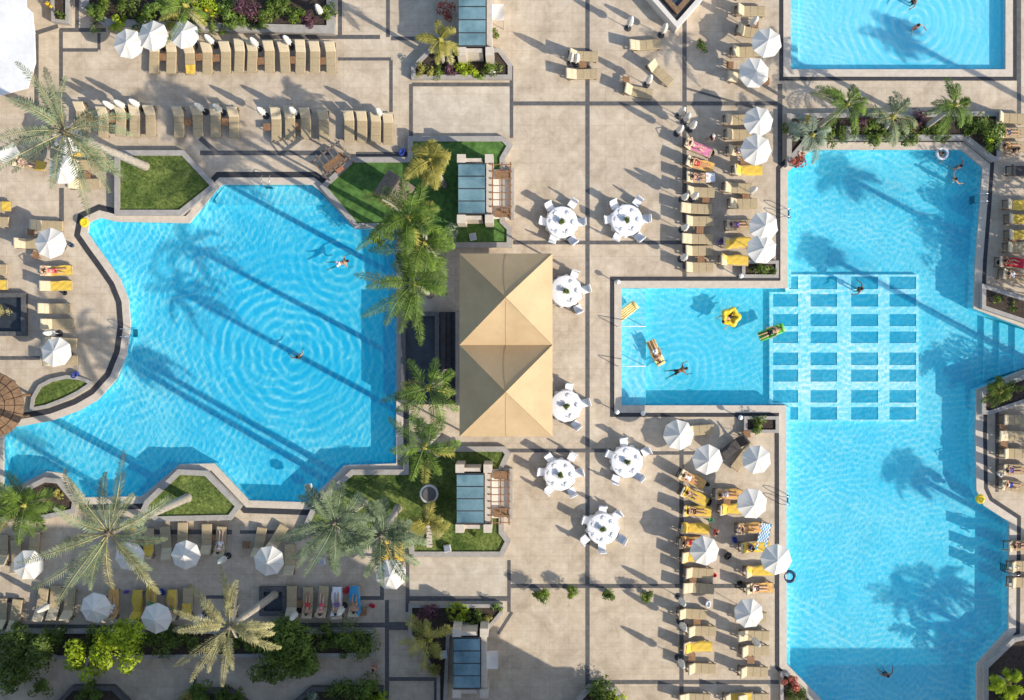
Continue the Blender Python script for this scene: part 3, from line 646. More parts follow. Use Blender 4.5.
def dead_skirt(L, seed):
    rg = random.Random(seed + 50); mb = MB()
    for i in range(7):
        az = rg.uniform(0, 6.283); el = rg.uniform(-1.2, -.5); l = L * rg.uniform(.35, .6); d = Vector((math.cos(az) * math.cos(el), math.sin(az) * math.cos(el), math.sin(el))); u = d.cross(Vector((0, 0, 1))).normalized()
        for k in range(14):
            p = d * (l * (k + 2) / 16); p.z -= .25 * (k / 14) ** 2
            for sg in (-1, 1):
                q = (d * .8 + u * sg * .6 - Vector((0, 0, .4))).normalized() * rg.uniform(.2, .38); wv = u.cross(q).normalized() * .02
                mb.add([p - wv, p + q * .5 - wv * .5, p + q, p + wv], [(0, 1, 2, 3)])
    return mb
def palm(crown, base, h, kind, matk, L, label, seed, tr=.17, leanz=0.0, group='palm trees'):
    b = P(*base); cpos = P(crown[0], crown[1], h); t = thing('palm_tree', label, 'palm', (b.x, b.y, 0), 0, group)
    top = Vector((cpos.x - b.x, cpos.y - b.y, h)); mb = MB(); rg = random.Random(seed); path = []; rad = []
    for k in range(29):
        s = k / 28; p = Vector((top.x * (s ** 1.15), top.y * (s ** 1.15), h * s)); path.append(p)
        rad.append((tr * (1.25 - .45 * s) + (.12 * tr * (1 if k % 2 else -1) * .5)) * (1.5 if k == 0 else 1))
    mb.tube(path, rad, 10); mb.build('trunk', M['trunk'], t, True)
    lf, st = crown_mesh(kind, L, seed); cr = lf.build('crown', [M[matk], M[dict(date='dry', dateb='date', dry='date', coco='gold', gold='dry').get(matk, matk)]], t); cr.location = top
    st.build('frond_stem', M[dict(date='dry', dateb='date').get(matk, matk)], cr)
    if h > 6: o = dead_skirt(L, seed).build('dead_fronds', M['trunk'], t); o.location = top - Vector((0, 0, .25))
    mb = MB(); mb.lathe([(.10, -.6), (.22, -.35), (.22, -.05), (.10, .2), (.03, .5)], 10); o = mb.build('crown_heart', M['greywood' if kind in ('date', 'dry') else 'gold'], t); o.location = top
    return t
PALMS = [
 ((64,132),(147,167),13.2,'date','date',5.4,'huge grey green date palm at the upper left edge with a pale leaning trunk',1,.22),
 ((108,533),(189,497),14.6,'date','date',5.2,'huge silvery date palm hanging over the white parasols at lower left',2,.22),
 ((229,627),(275,594),12.3,'dry','dry',3.6,'straw coloured palm rising from the bottom row of loungers',3,.19),
 ((334,523),(364,502),13.2,'date','dateb',3.5,'grey green palm with leaning trunk, left of the pair on the lower lawn',4,.19),
 ((381,535),(398,508),12.0,'date','dateb',3.4,'grey green palm at the right of the pair on the lower lawn edge',5,.19),
 ((24,505),(45,500),4.8,'coco','coco',2.7,'bright green low palm at the left edge below the left pool',6,.16),
 ((440,40),(443,63),5.0,'small','gold',1.75,'small yellow green palm in the flower planter at the top cabana',7,.13),
 ((430,160),(445,186),6.5,'coco','gold',2.0,'yellowing palm on the large lawn near the upper cabana',8,.14),
 ((408,217),(428,240),12.0,'coco','coco',3.1,'bright green coconut palm topmost in the clump beside the left pool',9,.16),
 ((424,243),(436,259),10.6,'coco','coco',3.3,'bright green coconut palm in the middle of the clump beside the left pool',10,.16),
 ((414,284),(430,294),10.3,'coco','coco',3.6,'bright green coconut palm leaning over the left pool by the basin',11,.16),
 ((428,388),(442,381),10.6,'ragged','coco',2.9,'coconut palm between the water basin and the pavilion',12,.16),
 ((424,447),(438,433),10.8,'ragged','coco',2.9,'coconut palm at the lower right corner of the left pool',13,.16),
 ((428,522),(430,500),3.0,'small','gold',1.9,'thin yellowish palm growing by the round stone column',14,.1),
 ((429,640),(436,632),3.6,'small','gold',2.1,'small yellow green palm in the shaded planter at the lowest cabana',15,.12),
 ((847,104),(817,127),6.6,'small','coco',2.2,'white trunked green palm, left end of the planter between the right pools',16,.15),
 ((892,117),(884,130),3.2,'small','date',2.3,'dull grey green palm in the middle of the planter between the right pools',17,.13),
 ((955,105),(925,127),6.2,'small','coco',2.2,'white trunked green palm, right end of the planter between the right pools',18,.15),
 ((812,135),(803,140),2.2,'small','sage',1.7,'silvery low palm at the corner of the planter by the lounger terrace',19,.12),
 ((1008,683),(997,676),2.0,'small','lime',1.5,'spiky light green palm in the planter at the bottom right corner',20,.12),
 ((1000,391),(1000,394),1.2,'small','olive',1.1,'small dark palm in the planter below the outlet channel',31,.1),
 ((185,6),(205,30),5.0,'small','coco',2.4,'feathery green palm in the top planter above the parasols',32,.14),
]
for a in PALMS: palm(*a[:7], a[7], a[8])
# palms beyond the right edge throw the frond shadows on the right pools: (where the crown's shadow falls, height, frond length)
for i, (sx, sy, h, L, l) in enumerate([(905,34,10.5,1.8,'opposite the top pool'),(866,180,9.5,1.9,'opposite the upper right pool'),(842,258,9.6,1.2,'right of the upper outlet planter'),(928,480,8.0,2.0,'right of the lower outlet planter'),(930,606,8.0,2.3,'beside the lower right pool'),(964,594,8.6,2.4,'behind the one by the lower right pool')]):
    gx, gy = sx + 20 * (h + 1.1), sy + 11 * (h + 1.1); k = 1 / (1 - h / CAM_H)
    palm((512 + (gx - 512) * k, 350 + (gy - 350) * k), (gx + 8, gy + 3), h, 'coco', 'coco', L, 'tall green palm beyond the right edge, ' + l, 21 + i, .19)
# ------------------------------------------------------------ shrubs and broad-leaved trees
def foliage(r, h, z0, dens, leaf, seed, clumps=None):
    rg = random.Random(seed); mb = MB(); n = clumps or max(4, int(5 + r * 5)); cl = []
    for i in range(n):
        a = rg.uniform(0, 6.283); d = r * .72 * math.sqrt(rg.random()); cr = r * rg.uniform(.25, .48)
        cl.append(Vector((d * math.cos(a), d * math.sin(a), z0 + h * rg.uniform(.25, .85) * (1 - .35 * (d / r) ** 2))).to_4d().to_3d()); cl[-1] = (cl[-1], cr)
    tot = int(dens * r * r * 100)
    for i in range(tot):
        cpos, cr = rg.choice(cl); u = Vector((rg.gauss(0, 1), rg.gauss(0, 1), rg.gauss(.35, 1))).normalized()
        p = cpos + Vector((u.x * cr, u.y * cr, u.z * cr * min(1.1, h / r * .7 + .3))) * rg.uniform(.72, 1.08)
        if p.z < .05: continue
        nrm = (u + Vector((rg.uniform(-.7, .7), rg.uniform(-.7, .7), rg.uniform(-.2, .9)))).normalized()
        t1 = nrm.cross(Vector((rg.uniform(-1, 1), rg.uniform(-1, 1), .3))).normalized(); t2 = nrm.cross(t1); l = leaf * rg.uniform(.6, 1.3)
        mb.add([p - t1 * l, p + t2 * l * .45, p + t1 * l, p - t2 * l * .45], [(0, 1, 2, 3)])
    return mb
def shrub(px, py, rpx, h, matk, label, seed, cat='shrub', group=None, name='shrub', dens=6.0, leaf=.085, z=0.0):
    v = P(px, py, h * .6); t = thing(name, label, cat, (v.x, v.y, z), 0, group); r = rpx / 16
    foliage(r, h, .1, dens, leaf, seed).build('foliage', M[matk], t)
    mb = MB(); rg = random.Random(seed)
    for k in range(5):
        a = k * 1.257 + rg.random(); mb.tube([(0, 0, 0), (.45 * r * math.cos(a), .45 * r * math.sin(a), h * .55)], [.035, .015], 5)
    mb.build('stem', M['bark'], t); return t
def tree(px, py, rpx, h, matk, label, seed, dens=6.0, leaf=.12, group=None):
    v = P(px, py, h * .75); t = thing('broadleaf_tree', label, 'tree', (v.x, v.y, 0), 0, group); r = rpx / 16
    foliage(r, h * .6, h * .38, dens, leaf, seed, int(9 + r * 4)).build('crown', M[matk], t)
    mb = MB(); rg = random.Random(seed); mb.tube([(0, 0, 0), (.05, .03, h * .25), (0, .05, h * .5)], [.14, .11, .08], 8)
    for k in range(6):
        a = k * 1.05 + rg.random() * .5; mb.tube([(0, .02, h * (.28 + .03 * k)), (.3 * r * math.cos(a), .3 * r * math.sin(a), h * .5), (.62 * r * math.cos(a), .62 * r * math.sin(a), h * .66)], [.06, .04, .015], 5)
    mb.build('trunk', M['bark'], t); return t
SH = [ # px, py, radius px, height, leaf, label
 (100,4,13,1.6,'leaf','rounded green shrub at the left end of the top planter'),(128,8,13,1.5,'olive','dark green shrub in the top planter behind the leftmost parasol'),
 (156,10,13,1.5,'coco','light green shrub in the top planter behind the middle parasol'),(207,10,14,1.7,'lime','lime green shrub in the top planter right of the parasols'),
 (228,14,14,1.6,'coco','grassy bright shrub in the top planter above the loungers'),(246,8,13,1.7,'purple','burgundy shrub in the top planter'),
 (266,15,14,1.5,'leaf','green shrub in the top planter beside a pale trunk'),(284,6,11,1.4,'olive','dark shrub in the top planter near its right end'),
 (208,11,3.5,1.9,'yelflower','clump of yellow flowers in the top planter'),(328,12,9,1.3,'leaf','narrow green shrub at the right end of the top planter'),
 (50,6,4.5,1.0,'yelflower','clump of orange yellow flowers in the narrow top left planter'),(60,14,7,1.2,'olive','dark green shrub in the narrow top left planter'),
 (468,68,12,1.2,'lime','drooping light green shrub in the flower planter at the top cabana'),(492,68,9,1.1,'leaf','green shrub in the flower planter at the top cabana'),
 (451,51,4.5,1.2,'flowerw','clump of white flowers behind the top cabana planter'),(491,70,4,1.3,'flowerw','clump of white flowers at the right of the top cabana planter'),
 (452,68,8,1.0,'purple','burgundy shrub in the flower planter at the top cabana'),(424,70,9,1.1,'gold','yellow green shrub at the left of the flower planter'),
 (446,10,9,1.8,'redleaf','rusty red shrub left of the top glass cabana'),(495,34,6.5,1.5,'leaf','clipped green shrub right of the top glass cabana'),
 (427,613,11,1.1,'purple','burgundy shrub at the head of the lowest cabana'),(458,612,11,1.0,'lime','light green shrub at the head of the lowest cabana'),
 (474,617,9,1.0,'leaf','green shrub right of the light one at the lowest cabana'),(485,619,7,1.1,'gold','yellow green shrub at the right corner by the lowest cabana'),
 (497,608,7,.9,'coco','grassy shrub at the corner of the lowest terrace'),(432,668,9,1.4,'gold','yellow green shrub left of the lowest cabana'),
 (704,44.5,7.5,1.3,'leaf','round green bush in the shade of the pointed kiosk'),
 (798,132,11,1.3,'sage','silvery shrub at the left end of the planter between the right pools'),(806,119,6,1.5,'yelflower','yellow flowering shrub in the planter between the right pools'),
 (798,158,9,.8,'redleaf','rusty ground shrub at the corner of the planter by the right pool'),(833,134,11,1.0,'olive','dark shrub under the left palm of the right planter'),
 (861,123,10,1.1,'purple','purple brown shrub between the palms of the right planter'),(872,133,11,1.0,'leaf','green shrub in the middle of the right planter'),
 (859,110,6,1.5,'redleaf','red flowering shrub at the foot of the left palm'),(905,133,12,1.2,'leaf','bright green shrub left of the right palm'),
 (918,120,9,1.0,'purple','burgundy shrub left of the right palm'),(940,134,9,.9,'olive','dark shrub under the right palm of the right planter'),
 (988,131,17,1.7,'leaf','big round green shrub at the right end of the right planter'),(990,145,7,1.2,'lime','yellow green shrub at the corner below the big round one'),
 (760,269,8,.8,'leaf','low green shrub in the upper corner planter of the shallow branch'),(773,270,5,.7,'olive','low dark shrub in the upper corner planter of the shallow branch'),
 (759,425,9,.9,'leaf','low green shrub in the lower corner planter of the shallow branch'),
 (997,300,5,.8,'leaf','small green shrub in the planter above the outlet channel'),(1013,306,6,.7,'olive','small dark shrub in the planter above the outlet channel'),
 (1014,386,8,.8,'leaf','low green shrub in the planter below the outlet channel'),
 (790,684,9,.9,'redleaf','rust red shrub in the planter at the foot of the right pool'),(797,694,9,.8,'olive','dark green shrub in the planter at the foot of the right pool'),
 (601,692,14,1.2,'leaf','green shrub in the pointed planter at the bottom edge'),(618,698,10,1.0,'lime','light green shrub in the pointed planter at the bottom edge'),
 (1004,695,10,1.0,'leaf','green shrub under the spiky palm at the bottom right'),
 (355,640,20,1.6,'leaf','round green shrub at the right end of the long lower planter'),(325,636,12,1.3,'leaf','smaller green shrub in the right part of the long lower planter'),
 (166,640,17,1.3,'olive','dark green shrub in the long planter left of the straw palm'),(188,640,11,1.1,'olive','dark shrub beside the straw palm in the long planter'),
 (204,697,16,1.2,'leaf','green shrub in the hexagonal planter under the straw palm'),(225,696,10,1.1,'olive','dark shrub in the hexagonal planter under the straw palm'),
 (362,694,19,1.3,'leaf','green shrub at the right end of the bottom planter'),(312,697,9,.8,'sage','grey green shrub in the bottom planter'),
 (56,636,14,1.2,'olive','dark green shrub at the left part of the long lower planter'),
 (30,500,9,1.0,'gold','yellow green shrub under the low palm at the left edge'),(12,512,9,1.0,'leaf','green shrub under the low palm at the left edge'),(60,492,7,.9,'gold','yellow green shrub at the point of the left shore planter'),
 (380,238,11,1.6,'olive','dark fern like shrub at the foot of the coconut palms'),(446,236,14,1.2,'sage','grey fern clump on the large lawn by the lowest kerb'),(474,534,3.5,.8,'olive','tiny dark shrub on the lawn below the lower cabana'),
 (0,312,8,.9,'dry','dry yellowish plant in the dark basin at the left edge')]
SH += [(92,20,11,1.1,'leaf','low green shrub at the lower left of the top planter'),(117,22,10,1.0,'lime','low yellow green shrub behind the leftmost parasol'),(142,22,11,1.1,'leaf','low green shrub behind the middle parasol'),(175,22,11,1.2,'gold','low straw green shrub behind the rightmost parasol'),(196,24,9,1.0,'leaf','low green shrub right of the rightmost parasol'),
 (220,24,10,1.0,'leaf','low green shrub at the kerb above the first bare loungers'),(238,22,10,1.1,'coco','low grassy shrub at the kerb of the top planter'),(254,24,9,1.0,'olive','low dark shrub at the kerb of the top planter'),(296,14,10,1.3,'leaf','green shrub near the right part of the top planter'),(310,20,9,1.0,'purple','burgundy shrub near the right end of the top planter'),(276,3,11,1.5,'coco','bright shrub at the top edge in the top planter'),
 (820,136,9,.9,'leaf','low green shrub left of the left white trunk'),(846,136,9,.9,'sage','low silvery shrub under the left palm of the right planter'),(884,135,9,.9,'olive','low dark shrub in the middle of the right planter'),(929,131,9,.9,'leaf','low green shrub below the right white trunk'),(968,128,9,1.1,'leaf','green shrub between the right palm and the big round shrub'),
 (440,72,8,.9,'leaf','low green shrub under the small palm at the top cabana'),(482,73,7,.8,'coco','grassy shrub at the kerb below the top cabana'),(98,640,14,1.1,'olive','dark shrub under the lime trees in the long planter'),(230,640,12,1.0,'olive','dark shrub under the straw palm in the long planter'),(340,690,12,1.0,'leaf','green shrub in the middle of the bottom planter'),(785,128,7,1.0,'olive','dark shrub at the left tip of the right planter')]
SH += [(20,636,14,1.2,'leaf','green shrub at the left of the long lower planter'),(140,640,13,1.1,'leaf','green shrub behind the lit parasol in the long planter'),(252,638,12,1.1,'leaf','green shrub right of the straw palm heart'),(298,636,12,1.2,'olive','dark shrub at the back of the broad dark tree'),(342,646,12,1.2,'coco','bright shrub beside the round one in the long planter'),
 (90,692,12,1.0,'leaf','green shrub inside the bottom left hexagon'),(240,700,11,1.0,'leaf','green shrub at the right of the hexagon under the straw palm'),(378,698,11,1.1,'lime','light green shrub at the right tip of the bottom planter'),(186,699,10,1.0,'gold','yellow green shrub at the left of the bottom hexagonal planter'),(40,690,11,1.4,'leaf','green shrub left of the bottom left hexagon')]
for i, a in enumerate(SH):
    a = list(a)
    if a[2] > 7 and a[4] != 'sage': a[2] *= 1.28 if 785 < a[0] < 985 and 100 < a[1] < 140 else 1.15
    shrub(*a, 100 + i, dens=9)
for i, a in enumerate([(85,660,23,3.2,'lime','brilliant lime green tree at the left of the clump above the bottom hexagon'),(118,648,27,3.9,'lime','brilliant lime green tree at the right of the clump above the bottom hexagon'),
   (18,652,34,3.2,'olive','dark bushy tree in the bottom left corner'),(8,676,20,2.4,'leaf','green bushy tree at the bottom left edge below the dark one'),
   (288,650,34,2.8,'leaf','broad dark green tree right of the straw palm'),(268,668,22,2.4,'olive','dark green tree below the broad one by the straw palm'),(303,662,20,2.2,'leaf','small green tree at the right foot of the broad one')]):
    tree(*a, 300 + i, dens=7.5)
EDGE = [(1098,225,8.0,36,'leaf'),(1085,268,6.6,32,'olive'),(1112,330,8.0,34,'leaf'),(1100,430,6.0,32,'leaf'),(1096,470,5.4,28,'olive')]
for i, (x, y, h, r, k) in enumerate(EDGE):
    v = P(x, y); k_ = 1 / (1 - h * .75 / CAM_H)
    tree(512 + (x - 512) * k_, 350 + (y - 350) * k_, r, h, k, ('first', 'second', 'third', 'fourth', 'fifth')[i] + ' of the bushy trees beyond the right edge', 340 + i, dens=5)
# potted topiary balls in a row across the plaza
def mk_topiary():
    t = thing('potted_topiary', '', 'topiary')
    foliage(.48, .85, .5, 42, .06, 77, 22).build('foliage', M['leaf'], t)
    mb = MB(); mb.tube([(0, 0, .3), (0, 0, .95)], .025, 6); mb.build('stem', M['bark'], t)
    mb = MB(); mb.lathe([(.13, 0), (.18, .3), (.2, .32), (.16, .32), (.15, .27)], 14); mb.build('pot', M['band'], t); return t
for i, (x, y, s, l) in enumerate([(541,595,1.15,'leftmost and largest'),(572,593,.95,'second from the left'),(609.5,595.5,.92,'third from the left'),(647.5,596.5,.92,'rightmost')]):
    place('topiary', mk_topiary, P(x, y, 1.0) * Vector((1, 1, 0)) if False else Vector((*XY(x, y, 1.0), 0)), i * 1.3, 'potted green topiary ball on the plaza, %s of four in a row' % l, 'topiary balls in a row', s)
# ------------------------------------------------------------ sun loungers, towels, side tables, parasols
BA = math.radians(57)      # backrest angle
def mk_lounger(frame='rattan', pad='cushion', BA=BA):
    t = thing('sun_lounger', '', 'sun lounger')
    mb = MB()
    for s in (-1, 1): mb.box(s * .31, -.1, .30, .05, 1.78, .07)
    for y in (-.95, -.4, .3, .76): mb.box(0, y, .30, .58, .05, .06)
    mb.build('frame', M[frame], t)
    for x in (-.29, .29):
        for y in (-.86, .66): mb = MB(); mb.box(x, y, .14, .06, .06, .28); mb.build('leg', M[frame], t)
    mb = MB(); N = 8; prof = [(-.335, .335), (-.335, .41), (-.30, .435), (-.1, .44), (.1, .44), (.30, .435), (.335, .41), (.335, .335)]
    def sweep(path, shr=1.0):
        vs = [];
        for (y, z, ny, nz) in path:
            for (x, h) in prof: hh = h - .335; vs.append((x * shr, y + ny * hh, z + nz * hh))
        n = len(prof); fs = [(i * n + k, i * n + k + 1, (i + 1) * n + k + 1, (i + 1) * n + k) for i in range(len(path) - 1) for k in range(n - 1)]
        fs += [(i * n + n - 1, i * n, (i + 1) * n, (i + 1) * n + n - 1) for i in range(len(path) - 1)]
        fs += [tuple(range(n))[::-1], tuple(range((len(path) - 1) * n, len(path) * n))]
        return vs, fs
    mb.add(*sweep([(-.985, .31, 0, .55), (-.96, .335, 0, 1), (-.56, .335, 0, .97), (-.545, .335, 0, .8), (-.53, .335, 0, .97), (-.12, .335, 0, 1), (-.105, .335, 0, .8), (-.09, .335, 0, 1), (.30, .335, 0, .98)]))
    mb.build('cushion', M[pad], t)
    mb = MB(); cy, cz = math.cos(BA), math.sin(BA)
    mb.add(*sweep([(.305 + cy * s, .34 + cz * s, -cz * q, cy * q) for s, q in ((0, .9), (.02, 1), (.36, 1), (.375, .8), (.39, 1), (.74, 1), (.78, .6))]))
    o = mb.build('backrest', M['cushion2' if pad == 'cushion' else pad], t)
    for s in (-1, 1): mb = MB(); mb.tube([(s * .25, .305 + cy * .45, .33 + cz * .45), (s * .25, .74, .3)], .016, 5); mb.build('back_support', M[frame], o)
    return t
def mk_towel(a, b, width=.56, key='towel'):
    """a cloth laid over the pads from y=a to y=b along the lounger"""
    mb = MB(); cy, cz = math.cos(BA), math.sin(BA); N, K = 22, 8; vs = []; rg = random.Random(int(a * 100) + int(b * 10)); ph = [rg.uniform(0, 6) for _ in range(4)]
    for i in range(N + 1):
        s = a + (b - a) * i / N
        for k in range(K + 1):
            u = k / K - .5; wob = .018 * math.sin(9 * u + 5 * s + ph[0]) * math.sin(7 * s + ph[1]) + .022
            x = u * width * 2 * (.5 + .03 * math.sin(6 * s + ph[2])) ; x += .02 * math.sin(4 * s + ph[3])
            dr = .10 if abs(u) > .49 and width > .66 else 0
            if s < .30: vs.append((x, s, .44 + wob - dr))
            else: q = s - .305; vs.append((x, .305 + cy * q - cz * (.105 + wob - dr), .34 + cz * q + cy * (.105 + wob - dr)))
    mb.add(vs, [(i * (K + 1) + k, i * (K + 1) + k + 1, (i + 1) * (K + 1) + k + 1, (i + 1) * (K + 1) + k) for i in range(N) for k in range(K)])
    return mb
ORD = ['first','second','third','fourth','fifth','sixth','seventh','eighth','ninth','tenth','eleventh','twelfth','thirteenth','fourteenth','fifteenth','sixteenth','seventeenth','eighteenth','nineteenth']
TW = dict(yellow='yellow', orange='apricot', sky='sky blue', whitet='white', redt='red', pinkt='pink', coral='coral')
SEATED = {('ba', 8), ('ba', 3), ('bb', 12), ('bb', 13), ('bb', 14), ('rb', 2), ('rb', 6), ('rr', 1), ('rr', 2), ('rr', 9), ('rs', 3), ('rs', 4), ('rs', 5), ('we', 3)}     # loungers somebody lies on keep their steep back
SPOT = {}; jit = random.Random(3)
def lounger_row(key, desc, group, order, items):
    """items: (px, py, head direction, towel) -- head direction U 0, L 90, D 180 degrees"""
    for i, it in enumerate(items):
        x, y, rz = it[:3]; tw = it[3] if len(it) > 3 else None; fr = it[4] if len(it) > 4 else 'beige'
        loc = Vector((*XY(x, y, .45), 0)); where = '%s %s%s' % (ORD[i], order, desc)
        mk = (lambda: mk_lounger()) if fr == 'beige' else (lambda: mk_lounger('rattan_d', 'rattan_d'))
        lab = '%s sun lounger, %s' % (((TW[tw[0] if isinstance(tw, tuple) else tw] + ' towelled') if tw else 'beige') if fr == 'beige' else 'dark', where)
        low = fr == 'beige' and not tw and (key, i) not in SEATED and jit.random() < .28
        if low: mk = lambda: mk_lounger(BA=R(38))
        place('lounger_' + fr + ('_low' if low else ''), mk, loc + Vector((jit.uniform(-.05, .05), jit.uniform(-.06, .06), 0)), R(rz + jit.gauss(0, 1.6)), lab, group, (.94, 1.07, 1.07))
        SPOT[(key, i)] = (loc, R(rz), where)
        if tw:
            full = tw[1] if isinstance(tw, tuple) else 'full'; c = tw[0] if isinstance(tw, tuple) else tw
            a, b, wd = dict(full=(-1.0, 1.0, .70), seat=(-.9, .3, .60), foot=(-.99, -.45, .60), mid=(-.55, .2, .62), back=(-.1, .95, .6))[full]
            o = mk_towel(a, b, wd).build('towel', M[c], None, True, loc); o.rotation_euler.z = R(rz + jit.uniform(-3, 3)); o.scale = (.96, 1.07, 1.07)
            tag(o, '%s towel on the lounger %s' % (TW[c], where), 'towel', 'towels on the loungers')
lounger_row('t1', 'top row by the green planter', 'sun loungers in the top row', 'from left, ', [(154,56,0),(172,57,0),(190,57,0,('yellow','foot')),(207,56,0),(225,56,0),(239,56,0),(253,56,0),(269,56,0),(284,56,0),(301,56,0),(315,56,0),(331,56,0)])
lounger_row('t2', 'second row above the left pool', 'sun loungers in the second row', 'from left, ', [(80,116,-4),(103,120,0),(120,120,0),(134,120,0),(151,120,0),(179,120,0),(197,120,0),(215,120,0),(233,121,0),(276,123,0),(290,123,0),(306,123,0),(324,124,3),(349,125,0),(362,125,0),(375,126,0),(389,127,0)])
lounger_row('wl', 'left shore of the left pool', 'sun loungers on the left shore', 'from top, ', [(82,152,90,('yellow','back')),(83,165,90),(84,183,90),(45,225,90),(30,243,90),(56,271,92,('yellow','seat')),(56,286,90,('yellow','seat')),(54,309,90),(56,323,90),(60,343,90),(61,361,90)])
lounger_row('we', 'column at the left edge', 'sun loungers at the left edge', 'from top, ', [(28,164,80,('yellow','foot')),(-6,207,90,('yellow','foot')),(-8,222,90),(-10,268,90),(-9,285,90,('yellow','seat'))])
lounger_row('ba', 'upper shaded row', 'sun loungers in the upper shaded row', 'from left, ', [(3,553,180),(17,558,180),(33,550,180),(131,540,180,('yellow','foot')),(149,545,182,('yellow','back')),(166,543,186),(182,540,180),(206,541,178),(221,543,176),(259,544,168),(276,541,150),(289,561,180),(386,556,180,('yellow','seat')),(399,557,178,('yellow','seat'))])
lounger_row('bb', 'lower shaded row', 'sun loungers in the lower shaded row', 'from left, ', [(2,615,180),(15,616,175),(42,604,172),(55,604,175),(69,606,175),(113,606,180,('orange','full')),(137,607,178,('yellow','full')),(151,603,178,('yellow','full')),(172,607,180,('yellow','full')),(187,605,180,('yellow','back')),(232,607,180),(292,603,180),(308,604,180),(322,604,178),(337,604,180,('whitet','full')),(355,603,180,('sky','full'))])
lounger_row('pu', 'loose group on the upper plaza', 'loose loungers on the upper plaza', 'from top, ', [(581,56,90),(581,73,90),(645,44,92),(659,71,47),(636,92,80)])
lounger_row('tr', 'group beside the top pool', 'sun loungers beside the top pool', 'from top, ', [(748,-6,90),(748,10,88),(748,31,80),(744,51,90),(742,78,90)])
lounger_row('ra', 'left file, upper terrace', 'sun loungers in the upper right files', 'from top, ', [(696,147,68,('pinkt','seat')),(698,164,74,('orange','seat')),(698,178,90,('whitet','foot')),(698,192,90),(696,209,90),(697,221,90),(697,239,90),(697,251,90),(697,268,90)])
lounger_row('rb', 'right file, upper terrace', 'sun loungers in the upper right files', 'from top, ', [(737,119,90),(738,134,90),(740,151,90),(745,170,90,('yellow','full')),(735,188,90),(741,204,90),(737,225,92),(734,243,90,('yellow','full')),(731,260,89,('yellow','full'))])
lounger_row('rc', 'head of the lower terrace', 'sun loungers on the lower right terrace', 'from left, ', [(697,431,93),(736,446,-52,None,'dark'),(745,455,-38)])
lounger_row('rd', 'left file, lower terrace', 'sun loungers on the lower right terrace', 'from top, ', [(689,478,62,('orange','full')),(692,495,62,('yellow','full')),(694,511,86,('yellow','full')),(692,528,86,('yellow','full')),(690,542,86,('orange','full')),(692,557,88,('yellow','full')),(697,573,88),(697,589,88),(690,613,88),(699,631,88),(695,647,88,('yellow','full')),(700,669,88),(694,699,90)])
lounger_row('re', 'right file, lower terrace', 'sun loungers on the lower right terrace', 'from top, ', [(726,494,88,('orange','full')),(731,509,88,('yellow','full')),(748,528,92,('orange','full')),(752,547,92,('yellow','full')),(756,571,90,('yellow','full')),(757,588,90,('orange','seat')),(750,616,88),(752,636,88),(752,651,88),(751,671,88),(736,698,92,('yellow','seat')),(752,698,90)])
lounger_row('rr', 'upper right shore', 'sun loungers on the upper right shore', 'from top, ', [(1008,118,90),(1008,133,90),(1008,147,90),(1020,171,90,None,'dark'),(1016,205,90,('yellow','mid')),(1018,219,90,('yellow','seat')),(1018,235,90,('yellow','seat')),(1016,248,90),(1008,262,84,('redt','seat')),(1012,275,84)])
lounger_row('rs', 'lower right shore', 'sun loungers on the lower right shore', 'from top, ', [(1012,420,90),(1012,436,86),(1013,454,90),(1011,470,90),(1010,485,80),(1018,545,90),(1020,566,90),(1020,582,90)])
def mk_side():
    t = thing('side_table', '', 'side table'); mb = MB()
    for k in range(4): mb.box(-.165 + .11 * k, 0, .42, .10, .44, .035)
    mb.build('tabletop', M['teak'], t)
    for x in (-.17, .17):
        for y in (-.17, .17): mb = MB(); mb.box(x, y, .2, .045, .045, .4); mb.build('leg', M['teak'], t)
    return t
ST = [(163,57,'the first two beige top row loungers'),(199,57,'the third and fourth top row loungers'),(216,58,'the fourth and fifth top row loungers'),(261,61,'the seventh and eighth top row loungers'),(292,60,'the ninth and tenth top row loungers'),(323,61,'the last two top row loungers'),
  (112,119,'the second and third loungers of the second row'),(89,118,'the first two loungers of the second row'),(188,122,'the sixth and seventh loungers of the second row'),(225,122,'the eighth and ninth loungers of the second row'),(267,127,'the tenth lounger of the second row'),(298,126,'the eleventh and twelfth loungers of the second row'),
  (87,176,'the lower of twin parasols at left'),(88,149,'the upper of twin parasols at left'),(31,232,'two loungers by the parasol on the left shore'),(36,255,'the parasol on the left shore and the edge'),
  (214,538,'two loungers near the bottom lawn bed in shade'),(391,560,'yellow loungers below the lower lawn'),(246,545,'the tilted pair of loungers below the left pool'),(300,604,'loungers right of the dark square basin'),(363,612,'the blue towel lounger end of the row'),
  (583,64,'the paired loungers of the upper plaza'),(626,80,'the lowest plaza lounger at its head'),(755,24,'two loungers beside the top pool'),(730,65,'loungers under the top pool twin parasols'),(766,81,'the dark band below the top pool twin parasols'),
  (706,199,'closed parasols in the upper terrace left file'),(700,230,'middle of the upper terrace left file'),(701,259,'foot of the upper terrace left file'),(746,197,'foot of the upper terrace right file'),(744,161,'parasol and yellow towel, upper terrace'),
  (747,434,'the lower corner planter of the shallow branch'),(693,581,'bare loungers, lower terrace left file'),(697,621,'the bare lounger and the next below it'),(692,657,'the lone yellow towel, lower terrace'),(751,660,'bare loungers, lower terrace right file'),(727,502,'two yellow loungers of the lower terrace'),
  (1003,427,'first two loungers, lower right shore'),(1004,445,'second and third loungers, lower right shore'),(1013,241,'yellow loungers, upper right shore')]
for i, (x, y, l) in enumerate(ST): place('side', mk_side, Vector((*XY(x, y, .42), 0)), R((i * 53) % 9 - 4), 'small brown side table by ' + l, 'side tables between loungers')
